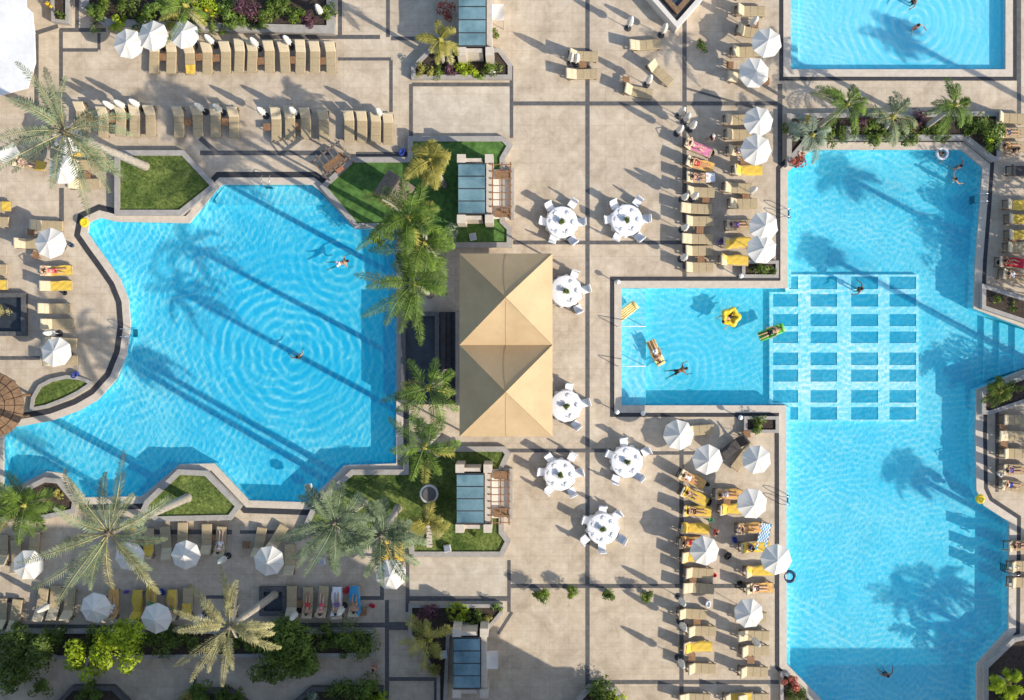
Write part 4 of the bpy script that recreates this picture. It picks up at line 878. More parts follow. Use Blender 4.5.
def mk_parasol():
    t = thing('open_parasol', '', 'parasol'); n = 8; mb = MB(); r, z0, z1 = .90, 2.12, 2.62; ca = []
    for k in range(n):      # each panel bellies between two ribs
        a0, a1 = 2 * math.pi * k / n + .2, 2 * math.pi * (k + 1) / n + .2; vs = []; m_ = 5
        for i in range(m_ + 1):
            s = i / m_
            for j in range(m_ + 1):
                u = j / m_; p0 = Vector((math.cos(a0), math.sin(a0), 0)); p1 = Vector((math.cos(a1), math.sin(a1), 0)); p = p0.lerp(p1, u) * r * (s + .02)
                p.z = z1 + (z0 - z1) * s - .05 * math.sin(math.pi * u) * s - .03 * math.sin(math.pi * s)
                vs.append(p)
        mb.add(vs, [(i * (m_ + 1) + j, (i + 1) * (m_ + 1) + j, (i + 1) * (m_ + 1) + j + 1, i * (m_ + 1) + j + 1) for i in range(m_) for j in range(m_)])
        e = [Vector(v) for v in vs[-(m_ + 1):]]; mb.add(e + [v - Vector((0, 0, .09)) for v in e], [(j, j + m_ + 1, j + m_ + 2, j + 1) for j in range(m_)])
    o = mb.build('canopy', M['canvas'], t, True)
    mb = MB()
    for k in range(n): a = 2 * math.pi * k / n + .2; mb.tube([(.02, 0, z1 - .03), (r * math.cos(a), r * math.sin(a), z0 - .02)], .009, 4)
    mb.build('rib', M['metal'], o)
    mb = MB(); mb.ball((0, 0, z1 + .02), .035, 8, 5); mb.build('finial', M['white'], o, True)
    mb = MB(); mb.tube([(0, 0, .05), (0, 0, z1)], .022, 8); mb.build('pole', M['white'], t)
    mb = MB(); mb.lathe([(.26, 0), (.26, .05), (.08, .08), (.035, .3)], 16); mb.build('base', M['iron'], t); return t
PAR = [(126,41,'leftmost of three in a row at the green top planter'),(153.5,37,'middle one of three in a row at the green top planter'),(184,36,'rightmost of three in a row at the green top planter'),(61,168,'lower of the overlapping pair by the left trunk'),(68,142,'upper of the overlapping pair by the left trunk'),
  (48,243,'on the left shore above the yellow towels'),(54,354,'on the left shore above the half moon lawn'),(25,565,'at the left edge under the silvery date palm tips'),(127,555,'just right of the silvery date palm heart'),(185,556,'in the shade below the small lawn bed'),(268,561,'lit one below the foot of the left pool'),
  (391,575,'below the pair of grey green palms'),(95,608,'partly covered by silvery fronds in the lower row'),(154,619,'brightly lit in the lower row by yellow towels'),(767,44,'upper of the pair by the top pool'),(752,70,'lower of the pair by the top pool'),(759,120,'upper of the pair by the left end of the right planter'),(757,148,'lower of the pair by the left end of the right planter'),
  (763,227,'upper of the pair at the shore above the corner planter'),(761,249,'lower of the pair at the shore above the corner planter'),(678,437,'nearest the lower left corner of the shallow branch'),(708,458,'right of the one nearest the shallow branch corner'),(760,461,'over a slanted lounger at the right pool shore'),
  (750,502,'over yellow towels by the right pool ladder'),(704,553,'in the middle of the lower terrace left file'),(779,560,'overhanging the right pool edge by the dark swim ring'),(750,616,'lowest one on the lower right terrace')]
for i, (x, y, l) in enumerate(PAR):
    o = place('parasol', mk_parasol, Vector((*XY(x, y, 2.35), 0)), (i * 1.37) % 6.28, 'open white parasol, ' + l, 'open white parasols'); q = random.Random(i); o.rotation_euler.x = R(q.uniform(-4, 4)); o.rotation_euler.y = R(q.uniform(-4, 4)); o.scale = (q.uniform(.97, 1.05),) * 3
def mk_closed():
    t = thing('closed_parasol', '', 'parasol')
    mb = MB(); mb.lathe([(.04, 2.62), (.08, 2.55), (.14, 2.2), (.18, 1.7), (.15, 1.5), (.21, 1.25), (.16, 1.08)][::-1], 24, 0, 0, 8, .16); mb.build('folded_canopy', M['canvas'], t, True)
    mb = MB(); mb.tube([(0, 0, .05), (0, 0, 2.68)], .022, 8); mb.build('pole', M['white'], t)
    mb = MB(); mb.lathe([(.21, 0), (.21, .05), (.08, .08), (.035, .3)], 16); mb.build('base', M['iron'], t); return t
CL = [(107,104,'leftmost of three at the left end of the second lounger row'),(118,103,'middle of three at the left end of the second lounger row'),(133,102,'rightmost of three at the left end of the second lounger row'),(198,106,'standing before the seventh lounger of the second row'),(216,107,'standing before the eighth lounger of the second row'),(260,110,'left of the tenth lounger of the second row'),(292,110,'behind the eleventh lounger of the second row'),(378,111,'near the right end of the second lounger row'),
 (208,38,'leftmost of three behind the top lounger row'),(253,41,'middle of three behind the top lounger row'),(286,39,'rightmost of three behind the top lounger row'),(631,20,'left of the pointed kiosk on the plaza'),(665,27,'at the left wall of the pointed kiosk'),(650,78,'at the foot of the lowest plaza lounger'),(572,56,'left one of the two by the paired plaza loungers'),(577,57,'right one of the two by the paired plaza loungers'),
 (683,110,'topmost of four in a cluster on the upper terrace'),(688,116,'second of four in a cluster on the upper terrace'),(694,124,'lowest right of four in a cluster on the upper terrace'),(681,128,'lowest left of four in a cluster on the upper terrace'),(686,196,'left of two beside the upper terrace side table'),(696,195,'right of two beside the upper terrace side table'),(686,227,'halfway down the upper terrace left file'),(685,257,'near the lower end of the upper terrace left file'),
 (755,20,'between two loungers beside the top pool'),(48,333,'on the left shore above the lower parasol'),(221,561,'lying tilted look between shaded loungers below the small lawn bed'),(683,603,'between two bare loungers on the lower terrace left file'),(684,628,'white with the wide shadow on the lower terrace left file'),(682,665,'lowest on the lower terrace left file'),(757,643,'between bare loungers on the lower terrace right file'),
 (293,617,'leftmost of the lower row closed ones beside the dark square basin'),(198,620,'at the foot of the yellow towels near the straw palm'),(340,612,'between the white and the blue towel of the lower row'),(318,8,'inside the right end of the green top planter'),(42,609,'at the left part of the lower shaded row'),(754,189,'at the foot of the upper terrace right file')]
for i, (x, y, l) in enumerate(CL):
    if 'lying tilted' in l: l = 'among the shaded loungers below the small lawn bed'
    place('closed', mk_closed, Vector((*XY(x, y, 1.9), 0)), i * 1.1, 'closed white parasol, ' + l, 'closed white parasols')
# ------------------------------------------------------------ banquet tables
def mk_table():
    t = thing('round_table', '', 'table'); mb = MB(); mb.lathe([(.93, .70), (.95, .72), (.95, .735), (.93, .745)], 36); mb.build('tabletop', M['wood'], t)
    mb = MB(); mb.lathe([(.35, 0), (.3, .05), (.06, .1), (.06, .7)], 14); mb.build('pedestal', M['iron'], t); return t
def mk_cloth():
    mb = MB(); n = 64; prof = [(.02, .752), (.5, .752), (.93, .752), (.965, .74), (.975, .70), (1.0, .4), (1.03, .08)]; vs = []
    for i, (r, z) in enumerate(prof):
        for k in range(n):
            a = 2 * math.pi * k / n; f = max(0, (.74 - z)) * .10; rr = r + f * math.sin(a * 13) + f * .4 * math.sin(a * 7 + 1); vs.append((rr * math.cos(a), rr * math.sin(a), z))
    mb.add(vs, [(i * n + k, (i + 1) * n + k, (i + 1) * n + (k + 1) % n, i * n + (k + 1) % n) for i in range(len(prof) - 1) for k in range(n)]); mb.f[-1:]
    mb.add([vs[k] for k in range(n)], [tuple(range(n))]); o = mb.build('tablecloth', M['cloth_w'], None, True); return tag(o, '', 'tablecloth')
def mk_chair():
    t = thing('covered_chair', '', 'chair')
    mb = MB(); mb.prism([(-.21, -.21), (.21, -.21), (.21, .2), (-.21, .2)], .04, .47); o = mb.build('skirted_seat', M['cloth_w'], t)
    mb = MB(); vs = []; prof = [(.2, .04), (.22, .47), (.27, .96), (.24, .99), (.2, .96), (.17, .48)]
    n = len(prof)
    for x in (-.215, -.17, .17, .215):
        for (y, z) in prof: vs.append((x, y + (.02 if abs(x) > .2 else 0) * -1, z - (.03 if abs(x) > .2 and z > .9 else 0)))
    fs = [(i * n + k, i * n + (k + 1) % n, (i + 1) * n + (k + 1) % n, (i + 1) * n + k) for i in range(3) for k in range(n)] + [tuple(range(n))[::-1], tuple(range(3 * n, 4 * n))]
    mb.add(vs, fs); mb.build('backrest', M['cloth_w'], t)
    mb = MB(); mb.box(0, .265, .62, .44, .03, .10); mb.build('sash', M['sash'], t); return t
def mk_plate():
    t = thing('plate', '', 'plate'); mb = MB(); mb.lathe([(.07, .756), (.13, .775), (.135, .778), (.09, .765)], 18); mb.build('dish', M['ball'], t, True)
    mb = MB(); mb.lathe([(.035, .756), (.008, .76), (.008, .82), (.03, .85), (.034, .90)], 10, .17, .05); mb.build('goblet', M['sash'], t, True)
    mb = MB(); mb.box(0, 0, .785, .07, .13, .02, .3); mb.build('napkin', M['sash'], t); return t
def mk_pot():
    t = thing('table_plant', '', 'plant'); foliage(.25, .20, .14, 40, .045, 9, 9).build('foliage', M['olive'], t)
    mb = MB(); mb.lathe([(.09, 0), (.13, .16), (.14, .17), (.10, .15)], 12); mb.build('pot', M['iron'], t); return t
TB = [(562,222,[183,232,300,358,58,118],'the left table above the pavilion'),(627,220,[183,232,300,355,52,120],'the right table above the shallow branch'),(566,291,[298,355,55],'the table by the pavilion top right'),(566,406,[280,352,62],'the table by the pavilion bottom right'),
  (560,475,[188,238,305,355,55,125],'the table just below the pavilion'),(627,462,[203,262,333,50,122],'the table just below the shallow branch'),(603,529,[270,318,30,92,148,206],'the lowest round table')]
def dirname(a):
    return ['right','lower right','lower','lower left','left','upper left','upper','upper right'][int(((a % 360) + 22.5) // 45) % 8]
for i, (x, y, angs, l) in enumerate(TB):
    loc = Vector((*XY(x, y, .75), 0)); place('table', mk_table, loc, 0, 'round banquet table under a white cloth, ' + l, 'round banquet tables')
    place('cloth', mk_cloth, loc, i * .7, 'white floor length cloth over ' + l, 'white tablecloths')
    place('pot', mk_pot, loc + Vector((0, 0, .754)), i, 'small dark green plant centred on ' + l, 'table plants')
    for k, a in enumerate(angs):
        r_ = R(-a); c_, s_ = math.cos(r_), math.sin(r_)
        place('chair', mk_chair, loc + Vector((c_, s_, 0)) * (1.13 + .05 * ((k * 17 + i * 5) % 5)), r_ - math.pi / 2 + ((k * 29 + i * 13) % 7 - 3) * .07, 'white covered chair on the %s side of %s, place %d' % (dirname(a), l, k + 1) if False else 'white covered chair on the %s side of %s' % (dirname(a), l), 'white chairs around the banquet tables', 1.13)
        place('plate', mk_plate, loc + Vector((c_ * .68, s_ * .68, 0)), r_ - math.pi / 2, 'white plate with a folded napkin laid on %s' % l, 'plates on ' + l)
# ------------------------------------------------------------ pool fittings
def ladder(px, py, ang, label):
    v = P(px, py); t = thing('pool_ladder', label, 'pool ladder', (v.x, v.y, 0), ang, 'pool ladders')   # local +x points into the water
    for s in (-1, 1):
        pts = [(-.45, s * .24, .0), (-.45, s * .24, .55), (-.36, s * .24, .78), (-.18, s * .24, .86), (.06, s * .24, .78), (.16, s * .24, .5), (.18, s * .24, -1.0)]
        mb = MB(); mb.tube(pts, .026, 8); mb.build('rail', M['steel'], t, True)
    for k in range(3): mb = MB(); mb.box(.18, 0, -.22 - .3 * k, .1, .46, .03); mb.build('step', M['navy'], t)
ladder(130,333,0,'steel pool ladder with a dark step on the left shore of the left pool'); ladder(786.5,214,0,'steel pool ladder on the left shore of the upper right pool'); ladder(785.5,499,0,'steel pool ladder on the left shore of the lower right pool')
ladder(1009,569,math.pi,'steel pool ladder on the right shore of the lower right pool'); ladder(978,199,math.pi,'steel pool ladder on the right shore of the upper right pool'); ladder(268,184,-math.pi / 2,'steel pool ladder at the upper shore of the left pool')
for y, l in ((326.5,'upper'),(366,'lower')):
    a = P(617, y); mb = MB(); mb.tube([(a.x, a.y, 0), (a.x, a.y, .85), (a.x + .12, a.y, .95), (a.x + 1.35, a.y, .55), (a.x + 1.75, a.y, .3), (a.x + 1.78, a.y, -.62)], .028, 8)
    tag(mb.build('handrail', M['white'], None, True), '%s of two white handrails at the left end of the shallow branch' % l, 'handrail', 'handrails of the shallow branch')
def torus(mb, R_, r, n=28, m=10, lob=0, amp=0.0, cz=0.0):
    vs = []
    for i in range(n):
        a = 2 * math.pi * i / n; rr = R_ * (1 + amp * math.cos(lob * a))
        for k in range(m):
            b = 2 * math.pi * k / m; vs.append(((rr + r * math.cos(b)) * math.cos(a), (rr + r * math.cos(b)) * math.sin(a), cz + r * math.sin(b)))
    return mb.add(vs, [(i * m + k, ((i + 1) % n) * m + k, ((i + 1) % n) * m + (k + 1) % m, i * m + (k + 1) % m) for i in range(n) for k in range(m)])
for x, y, l in ((84.5,222.5,'on the coping at the top left bend of the left pool'),(980,499,'on the right coping corner of the right pool')):
    v = P(x, y, .35); t = thing('lifebuoy', 'yellow lifebuoy ' + l, 'lifebuoy', (v.x, v.y, .06), 0, 'yellow lifebuoys'); mb = MB(); torus(mb, .20, .10, cz=.32); mb.build('ring', M['buoy'], t, True)
    mb = MB(); mb.lathe([(.14, 0), (.13, .03), (.04, .05), (.04, .36), (.12, .37), (.12, .39)], 12); mb.build('post', M['floaty'], t)
for x, y, l in ((618,282,'upper left corner of the shallow branch'),(741,276,'upper corner planter of the shallow branch'),(617,412,'lower left corner of the shallow branch'),(643,413.5,'lower side of the shallow branch'),(740.5,417.5,'lower corner planter of the shallow branch')):
    v = P(x, y, .8); t = thing('globe_lamp', 'white globe lamp on a short post at the ' + l, 'lamp', (v.x, v.y, 0), 0, 'globe lamps'); mb = MB(); mb.ball((0, 0, .85), .15, 14, 9); mb.build('globe', M['ball'], t, True)
    mb = MB(); mb.lathe([(.1, 0), (.1, .03), (.03, .06), (.03, .7), (.07, .72)], 10); mb.build('post', M['iron'], t)
for x, y, z, l in ((322,561,.0,'in the fronds of the left palm on the shaded deck'),(444,654,.5,'beside the lowest cabana'),(309,487,.35,'at the lawn kerb beside the left pool'),(447.5,548,.35,'at the lower lawn kerb'),(473,237,.36,'on the small lawn above the pavilion')):
    v = P(x, y, z); t = thing('utility_box', 'small white square utility box ' + l, 'utility box', (v.x, v.y, z - .02), R(10), 'utility boxes'); mb = MB(); mb.box(0, 0, .15, .42, .42, .3); mb.build('box', M['white'], t); mb = MB(); mb.box(0, 0, .315, .36, .36, .03); mb.build('lid', M['metal'], t)
# ------------------------------------------------------------ inflatables
def mattress(px, py, rz, matk, label):
    v = P(px, py, 0); t = thing('air_mattress', label, 'air mattress', (v.x, v.y, -.12), rz); mb = MB()
    for k in range(5): mb.tube([(-.24 + .12 * k, -.86, .05), (-.24 + .12 * k, -.83, .06), (-.24 + .12 * k, .6, .06), (-.24 + .12 * k, .62, .05)], [.03, .066, .066, .03], 10)
    mb.build('tubes', M[matk], t, True); mb = MB(); mb.tube([(-.29, .72, .085), (-.26, .72, .085), (.26, .72, .085), (.29, .72, .085)], [.05, .11, .11, .05], 10); mb.build('pillow', M[matk], t, True)
mattress(626,312,R(-52),'floatp','empty pale yellow air mattress drifting at the left end of the shallow branch')
mattress(656,353,R(205),'floatp','pale yellow air mattress carrying a sunbather in the shallow branch')
mattress(772,332,R(-67),'floatg','bright green air mattress carrying a sunbather at the edge of the tiled grid')
v = P(731,317); t = thing('star_float', 'yellow lobed swim float carrying a bather in the shallow branch', 'swim float', (v.x, v.y, -.12)); mb = MB(); torus(mb, .44, .16, 40, 10, 5, .16, .08); mb.build('ring', M['floaty'], t, True); mb = MB(); mb.lathe([(.36, .02), (.3, .05), (.02, .05)], 20); mb.build('seat', M['floaty'], t)
for x, y, k, l in ((790,577,'navy','dark blue swim ring at the pool edge beside the overhanging parasol'),(943,153,'whitet','white swim ring around a bather at the top right of the right pool')):
    v = P(x, y, .1); t = thing('swim_ring', l, 'swim ring', (v.x, v.y, -.12)); mb = MB(); torus(mb, .32, .10, cz=.07); mb.build('ring', M[k], t, True); mb = MB(); torus(mb, .225, .02, cz=.09); mb.build('seam', M['sky'], t, True)
v = P(763.5,537,.5); mb = MB(); n1, n2 = 8, 12; W2, H2 = .62, 1.7
for i in range(n1):
    for j in range(n2):
        mb.cur = (i + j) % 2 if True else 0; x0, y0 = -W2 / 2 + W2 * i / n1, -H2 / 2 + H2 * j / n2
        zf = lambda x, y: .03 * math.sin(5 * x + 3 * y)
        a, b = W2 / n1, H2 / n2; mb.add([(x0, y0, zf(x0, y0)), (x0 + a, y0, zf(x0 + a, y0)), (x0 + a, y0 + b, zf(x0 + a, y0 + b)), (x0, y0 + b, zf(x0, y0 + b))], [(0, 1, 2, 3)])
mb.cur = 0; o = mb.build('towel', [M['sky'], M['whitet']], None, True, (v.x, v.y, .5)); o.rotation_euler = (0, 0, R(-12)); tag(o, 'blue and white checkered towel hung by the lower right terrace lounger ends', 'towel', 'towels on the loungers')
mb = MB(); mb.box(0, 0, .22, .7, 1.75, .05);
for x in (-.3, .3):
    for y in (-.8, .8): mb.box(x, y, .1, .05, .05, .2)
o = mb.build('low_bench', M['rattan'], None, False, (v.x, v.y, .0)); o.rotation_euler.z = R(-12); o.scale.z = 1.9; tag(o, 'low bench under the blue and white checkered towel', 'bench')
# ------------------------------------------------------------ bags and sandals left on the deck
def mk_bag():
    t = thing('beach_bag', '', 'bag'); mb = MB(); mb.lathe([(.10, 0), (.17, .06), (.19, .2), (.15, .3), (.12, .29), (.10, .2)], 12, 0, 0, 2, .22); mb.build('sack', M['black'], t, True)
    mb = MB(); mb.tube([(-.1, 0, .27), (-.07, .03, .40), (0, .04, .44), (.07, .03, .40), (.1, 0, .27)], .012, 5); mb.build('strap', M['band'], t); return t
BG = [(708,172,'beside the white towelled lounger of the upper terrace','blue'),(712,152,'by the person in pink, upper terrace','black'),(722,241,'left of a yellow towel, upper terrace','purplec'),(707,484,'between two towelled loungers at the top of the lower terrace','black'),(709,502,'right of the yellow towels, lower terrace left file','black'),(711,520,'right of the third yellow towel, lower terrace','greenc'),(735,540,'left of the sitting person, lower terrace','blue'),(728,556,'in the shade left of the lower terrace right file','black'),(714,575,'by the first bare lounger, lower terrace left file','red'),(708,604,'between bare loungers, lower terrace left file','whitet'),(740,583,'by the person with black shorts','black'),
  (64,292,'below the yellow towels of the left shore','black'),(75,375,'at the half moon lawn below the lower left parasol','blue'),(71,245,'right of the left shore parasol','navy'),(98,160,'right of the twin parasols at left','black'),(126,592,'between persons in the lower shaded row','purplec'),(162,592,'beside yellow towels of the lower shaded row','blue'),(347,590,'near the blue towel of the lower shaded row','red'),(372,606,'right of the blue towel of the lower shaded row','redt'),(766,80,'at the dark band below the top pool parasols','black'),(1000,262,'left of the red towel on the upper right shore','black'),(1000,474,'left of the person in blue on the lower right shore','whitet'),(402,152,'at the left kerb of the large lawn','blue')]
for i, (x, y, l, k) in enumerate(BG):
    o = place('bag', mk_bag, Vector((*XY(x, y, .2), 0)), i * 1.9, '%s beach bag %s' % (dict(blue='blue', black='black', purplec='violet', greenc='green', red='red', whitet='white', navy='navy', redt='red')[k], l), 'beach bags', .8 + (i * 7 % 5) * .1)
    o.children[0].material_slots[0].link = 'OBJECT'; o.children[0].material_slots[0].material = M[k]
# ------------------------------------------------------------ people
def mk_body(J, face, palmn=(0, 0, 1)):
    V = []; E = []; RD = []
    def v(p, r): V.append(Vector(p)); RD.append(r); return len(V) - 1
    pel = v(J['pelvis'], (.135, .105)); spi = v(J['spine'], (.12, .095)); che = v(J['chest'], (.145, .105)); nec = v(J['neck'], (.055, .055)); hd = v(J['head'], (.085, .095)); cr = v(J['crown'], (.065, .07))
    E += [(pel, spi), (spi, che), (che, nec), (nec, hd), (hd, cr)]
    f = Vector(face).normalized(); E.append((hd, v(Vector(J['head']) + f * .108 - (Vector(J['crown']) - Vector(J['head'])) * .15, (.016, .016))))
    for s, k in ((-1, 'L'), (1, 'R')):
        g = lambda n: J[n + k] if n + k in J else Vector((J[n][0] * s, J[n][1], J[n][2]))
        sh = v(g('shoulder'), (.062, .062)); el = v(g('elbow'), (.042, .042)); wr = v(g('wrist'), (.028, .032)); E += [(che, sh), (sh, el), (el, wr)]
        d = (Vector(g('wrist')) - Vector(g('elbow'))).normalized(); n = Vector(palmn); side = d.cross(n); side = side.normalized() if side.length > .1 else Vector((1, 0, 0)); n = side.cross(d)
        w_ = Vector(g('wrist')); pm = v(w_ + d * .085, (.036, .018)); E.append((wr, pm))
        for q, ln in ((-.034, .058), (-.012, .072), (.011, .076), (.033, .066)):
            b_ = v(w_ + d * .115 + side * q, (.009, .009)); m_ = v(w_ + d * (.115 + ln * .55) + side * q * 1.15 - n * .006, (.0085, .0085)); e_ = v(w_ + d * (.115 + ln) + side * q * 1.2 - n * .022, (.007, .007)); E += [(pm, b_), (b_, m_), (m_, e_)]
        b_ = v(w_ + d * .055 - side * .045 * s, (.011, .011)); e_ = v(w_ + d * .10 - side * .072 * s - n * .008, (.009, .009)); E += [(pm, b_), (b_, e_)]
        hp = v(g('hip'), (.088, .088)); kn = v(g('knee'), (.058, .058)); an = v(g('ankle'), (.038, .038)); to = v(g('toe'), (.034, .026)); E += [(pel, hp), (hp, kn), (kn, an), (an, to)]
    me = bpy.data.meshes.new('person'); me.from_pydata(V, E, []); o = bpy.data.objects.new('person', me); C.objects.link(o)
    md = o.modifiers.new('skin', 'SKIN'); sk = me.skin_vertices[0].data
    for i, r in enumerate(RD): sk[i].radius = r; sk[i].use_root = (i == 0)
    sb = o.modifiers.new('sub', 'SUBSURF'); sb.levels = 1; sb.render_levels = 1
    dg = bpy.context.evaluated_depsgraph_get(); nm = bpy.data.meshes.new_from_object(o.evaluated_get(dg)); o.modifiers.clear(); o.data = nm
    nm.materials.clear(); nm.materials.append(M['skin']); nm.polygons.foreach_set('use_smooth', [True] * len(nm.polygons)); tag(o, '', 'person')
    h = Vector(J['head']); u = (Vector(J['crown']) - h).normalized(); mb = MB(); mb.ball((0, 0, 0), .108, 14, 10); ho = mb.build('hair', M['hair'], o, True)
    ho.location = h + u * .035 - f * .03
    p, sp = Vector(J['pelvis']), Vector(J['spine']); ax = (sp - p).normalized(); mb = MB(); mb.tube([p + ax * .11, p + ax * .02, p - ax * .08], [.142, .152, .13], 16)
    for s, k in ((-1, 'L'), (1, 'R')):
        g = lambda n: Vector(J[n + k]) if n + k in J else Vector((J[n][0] * s, J[n][1], J[n][2]))
        mb.tube([g('hip'), g('hip').lerp(g('knee'), .38)], [.105, .09], 12)
    mb.build('swim_shorts', M['navy'], o, True)
    mb = MB(); c1 = Vector(J['chest']); mb.tube([c1 - ax * .07, c1, c1 + ax * .03], [.135, .152, .14], 16); mb.build('swim_top', M['navy'], o, True)
    return o
POSE = dict(
 recline=(dict(pelvis=(0,.13,.57), spine=(0,.28,.72), chest=(0,.38,.90), neck=(0,.46,1.08), head=(0,.50,1.19), crown=(0,.54,1.29), shoulder=(.175,.42,1.0), elbow=(.29,.26,.75), wrist=(.22,.03,.62), hip=(.09,.04,.54), knee=(.11,-.38,.56), ankle=(.1,-.78,.52), toe=(.13,-.84,.62)), (0,-.75,.65)),
 armsup=(dict(pelvis=(0,.13,.57), spine=(0,.28,.72), chest=(0,.38,.90), neck=(0,.46,1.08), head=(0,.50,1.19), crown=(0,.54,1.29), shoulder=(.175,.43,1.02), elbow=(.36,.56,1.2), wrist=(.14,.66,1.34), hip=(.09,.04,.54), kneeL=(-.12,-.28,.82), ankleL=(-.12,-.52,.50), toeL=(-.13,-.66,.49), kneeR=(.12,-.38,.56), ankleR=(.12,-.78,.52), toeR=(.15,-.84,.62)), (0,-.75,.65)),
 prone=(dict(pelvis=(0,.13,.57), spine=(.02,.27,.72), chest=(.03,.37,.90), neck=(.02,.44,1.08), head=(.0,.44,1.18), crown=(-.02,.47,1.28), shoulder=(.175,.41,1.0), elbowL=(-.28,.24,.76), wristL=(-.06,.08,.72), elbowR=(.31,.26,.75), wristR=(.10,.06,.74), hip=(.09,.07,.55), kneeL=(-.14,-.26,.84), ankleL=(-.12,-.5,.51), toeL=(-.13,-.64,.5), kneeR=(.14,-.28,.80), ankleR=(.1,-.6,.51), toeR=(.1,-.74,.5)), (-.2,-.85,.3)),
 float=(dict(pelvis=(0,-.05,.22), spine=(0,.14,.22), chest=(0,.34,.24), neck=(0,.50,.27), head=(0,.61,.31), crown=(0,.72,.33), shoulder=(.18,.38,.24), elbow=(.34,.18,.2), wrist=(.36,-.07,.2), hip=(.09,-.11,.21), knee=(.12,-.53,.22), ankle=(.13,-.93,.2), toe=(.16,-1.0,.29)), (0,-.3,.95)),
 swim=(dict(pelvis=(0,-.1,-.04), spine=(0,.1,-.02), chest=(0,.3,.0), neck=(0,.46,.06), head=(0,.56,.13), crown=(0,.64,.21), shoulder=(.18,.34,.0), elbow=(.42,.42,-.06), wrist=(.44,.66,-.05), hip=(.09,-.16,-.05), kneeL=(-.22,-.5,-.1), ankleL=(-.30,-.86,-.12), toeL=(-.36,-.96,-.14), kneeR=(.14,-.56,-.12), ankleR=(.2,-.95,-.14), toeR=(.22,-1.08,-.16)), (0,.9,-.2)),
 wade=(dict(pelvis=(0,0,.93), spine=(0,0,1.1), chest=(0,.01,1.28), neck=(0,.02,1.46), head=(0,.04,1.58), crown=(0,.03,1.67), shoulder=(.18,.0,1.40), elbow=(.42,.12,1.28), wrist=(.50,.34,1.2), hip=(.09,0,.88), knee=(.11,.03,.48), ankle=(.12,0,.08), toe=(.14,.14,.04)), (0,1,-.1)),
 walk=(dict(pelvis=(0,0,.93), spine=(0,0,1.1), chest=(0,.01,1.28), neck=(0,.03,1.46), head=(0,.06,1.58), crown=(0,.06,1.67), shoulder=(.18,.0,1.40), elbowL=(-.25,.08,1.14), wristL=(-.22,.27,.98), elbowR=(.25,-.1,1.14), wristR=(.25,-.02,.9), hip=(.09,0,.88), kneeL=(-.1,-.02,.48), ankleL=(-.1,-.34,.16), toeL=(-.1,-.26,.05), kneeR=(.1,.2,.5), ankleR=(.1,.26,.08), toeR=(.11,.4,.04)), (0,1,-.15)),
 sit=(dict(pelvis=(0,0,.55), spine=(0,.0,.72), chest=(0,.03,.9), neck=(0,.06,1.07), head=(0,.09,1.18), crown=(0,.09,1.27), shoulder=(.18,.03,1.0), elbow=(.25,.12,.78), wrist=(.15,.32,.64), hip=(.09,.05,.53), knee=(.13,.46,.52), ankle=(.13,.44,.09), toe=(.14,.58,.04)), (0,.95,-.3)))
BODY = {}
def person(pose, loc, rz, label, skin='skin', shorts='navy', top=None, hair='hair', group='bathers on loungers'):
    if pose not in BODY: BODY[pose] = mk_body(*POSE[pose]); o = BODY[pose]; o['fresh'] = 1
    if BODY[pose].get('fresh'):
        o = BODY[pose]; del o['fresh'];
        o.location = loc; o.rotation_euler = (0, 0, rz); tag(o, label, 'person', group)
    else: o = dup(BODY[pose], loc, rz, label, group)
    o.scale = (.9, .9, .9)
    for q, k in ((o, skin), *[(c, dict(hair=hair, swim_s=shorts, swim_t=top or skin)[c.name.split('.')[0][:6 if c.name[0] == 's' else 4]]) for c in o.children]):
        q.material_slots[0].link = 'OBJECT'; q.material_slots[0].material = M[k]
    return o
def on(key, i, pose, desc, skin='skin', shorts='navy', top=None, hair='hair', dy=0.0):
    loc, rz, where = SPOT[(key, i)]; person(pose, loc + Vector((0, 0, .09)), rz, '%s, lounger %s' % (desc, where), skin, shorts, top, hair)
on('wl',5,'armsup','person sunbathing with arms raised','skin','coral','coral'); on('bb',5,'recline','person lying back in the sun','skin2','whitet','whitet','hair2')
on('bb',7,'recline','person in green reclining','skin','greenc','greenc'); on('bb',8,'prone','person with teal shorts, knees drawn up','skin','greenc'); on('bb',12,'recline','person in red shorts reclining','skin','red')
on('bb',13,'armsup','person in a coral bikini reclining','skin2','coral','coral'); on('bb',14,'recline','person in violet shorts reclining','skin','purplec'); on('bb',15,'prone','person in orange with knees drawn up','skin','orange')
on('ra',0,'armsup','person in pink with raised arms','skin2','pinkt','pinkt'); on('ra',1,'recline','person in red reclining','skin','red','red'); on('rb',6,'recline','person in violet clothing reclining','skin','purplec','purplec')
on('rb',2,'sit','person in white sitting up','skin','whitet','whitet'); on('ra',2,'prone','person in blue shorts with knees drawn up','skin','blue')
on('rd',0,'recline','person in white swimwear reclining','skin','whitet','whitet'); on('rd',1,'prone','person with green shorts, knees drawn up','skin','greenc'); on('rd',2,'recline','person in black reclining','skin','black','black','hair'); on('rd',4,'armsup','person with tanned legs reclining','skin','red')
on('re',0,'recline','person in a white bikini reclining','skin','whitet','whitet'); on('re',2,'armsup','person stretched out with knee raised','skin','orange','orange'); on('re',3,'sit','person in blue and white sitting','skin','blue','whitet'); on('re',5,'recline','person with black shorts reclining','skin2','black','whitet')
on('rr',1,'recline','person with dark hair reclining','skin','navy','navy'); on('rr',2,'recline','person in orange shorts reclining','skin','orange'); on('rr',8,'prone','person in red with knees drawn up','skin','red','red'); on('rr',9,'recline','person in white reclining','skin','whitet','whitet')
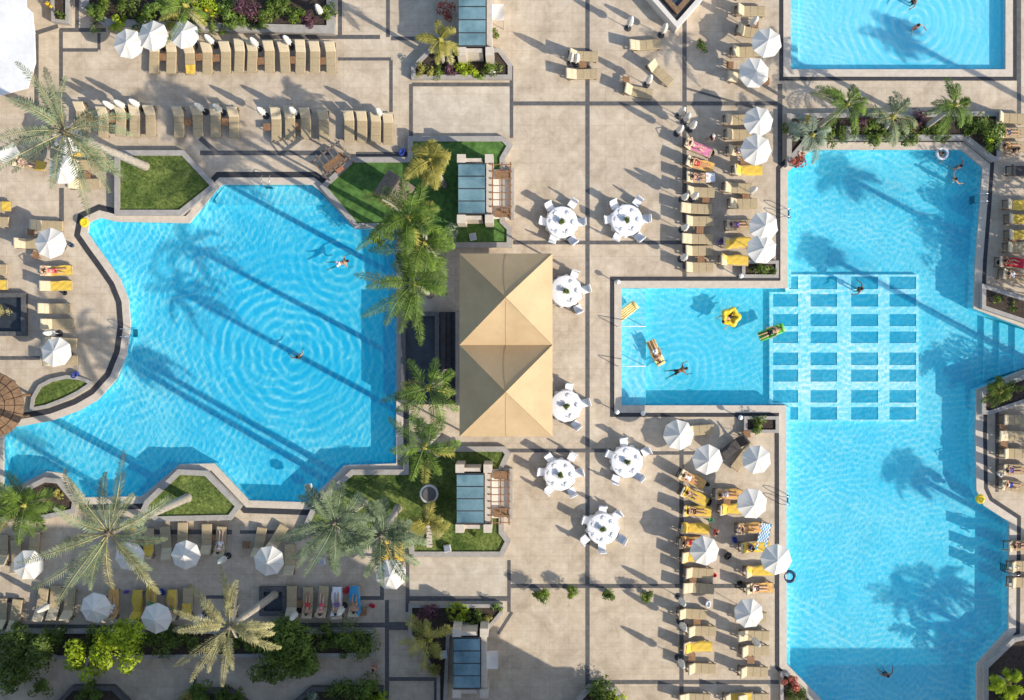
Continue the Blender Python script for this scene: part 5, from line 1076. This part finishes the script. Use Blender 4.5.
on('rs',3,'recline','person in blue reclining','skin','blue','blue'); on('rs',4,'armsup','person in blue patterned swimwear reclining','skin','blue','whitet'); on('rs',5,'recline','person reclining in black','skin','black','black'); on('we',3,'recline','person in pink reclining','skin2','pinkt','pinkt'); on('we',0,'prone','person in pink shorts, knees drawn up','skin2','pinkt','pinkt')
on('ba',8,'recline','person with pale shirt reclining','skin2','whitet','whitet'); on('ba',3,'recline','person with violet shorts reclining','skin','purplec')
def pw(px, py, z, zz, pose, rz, label, **k): person(pose, Vector((*XY(px, py, z), zz)), R(rz), label, group=k.pop('group', 'people in the pools'), **k)
pw(340,263,0,-.1,'swim',-75,'person swimming in the left pool near the green coconut palms',shorts='whitet')
pw(297,357,.2,-1.22,'wade',20,'person standing chest deep at the centre of the ripples in the left pool',shorts='black')
pw(916,27,.2,-.75,'wade',200,'person standing in the top pool in the palm shadow',shorts='red'); pw(914,1,.2,-.75,'wade',100,'person at the top edge of the picture in the top pool',shorts='black',skin='skin3')
pw(861,289,.2,-1.0,'wade',70,'person with dark hair standing over the tiled grid',shorts='black',skin='skin3'); pw(943,153,.2,-1.18,'wade',120,'person inside the white swim ring in the right pool',shorts='red')
pw(961,166,.2,-1.18,'wade',40,'bare shouldered person in the shade of the right pool corner'); pw(956,179,.2,-1.18,'wade',-60,'person in a white shirt standing in the shaded right pool corner',top='whitet',shorts='whitet')
pw(888,676,.2,-1.18,'wade',10,'person in the shaded foot of the right pool',skin='skin3',shorts='black'); pw(679,371,0,-.1,'swim',-70,'person swimming near the middle of the shallow branch',skin='skin3',shorts='black')
pw(656,353,.2,-.12,'float',205,'person sunbathing on the pale yellow air mattress',shorts='whitet',skin='skin'); pw(772,332,.2,-.12,'float',-67,'person sunbathing on the green air mattress',shorts='black',skin='skin'); pw(730,317,.1,-.08,'swim',125,'person hugging the yellow lobed float',shorts='black',skin='skin')
pw(374,668,1,0,'walk',150,'person walking in the shade beside the lower planter',shorts='terracotta',top='terracotta',group='people on foot')
pw(709,560,1,0,'walk',-100,'person walking past the middle parasol of the lower terrace',shorts='red',group='people on foot'); pw(713,137,1,0,'walk',100,'person in black with a white hat on the upper terrace',shorts='black',top='black',group='people on foot',hair='whitet')
pw(716,533,1,0,'walk',60,'person in red shorts standing between the lower terrace files',shorts='red',top='coral',group='people on foot'); pw(1016,150,1,0,'walk',60,'person in dark clothes standing at the head of the upper right shore loungers',shorts='black',top='black',group='people on foot')
for k in LABELS:
    if len(LABELS[k]) > 1: pass
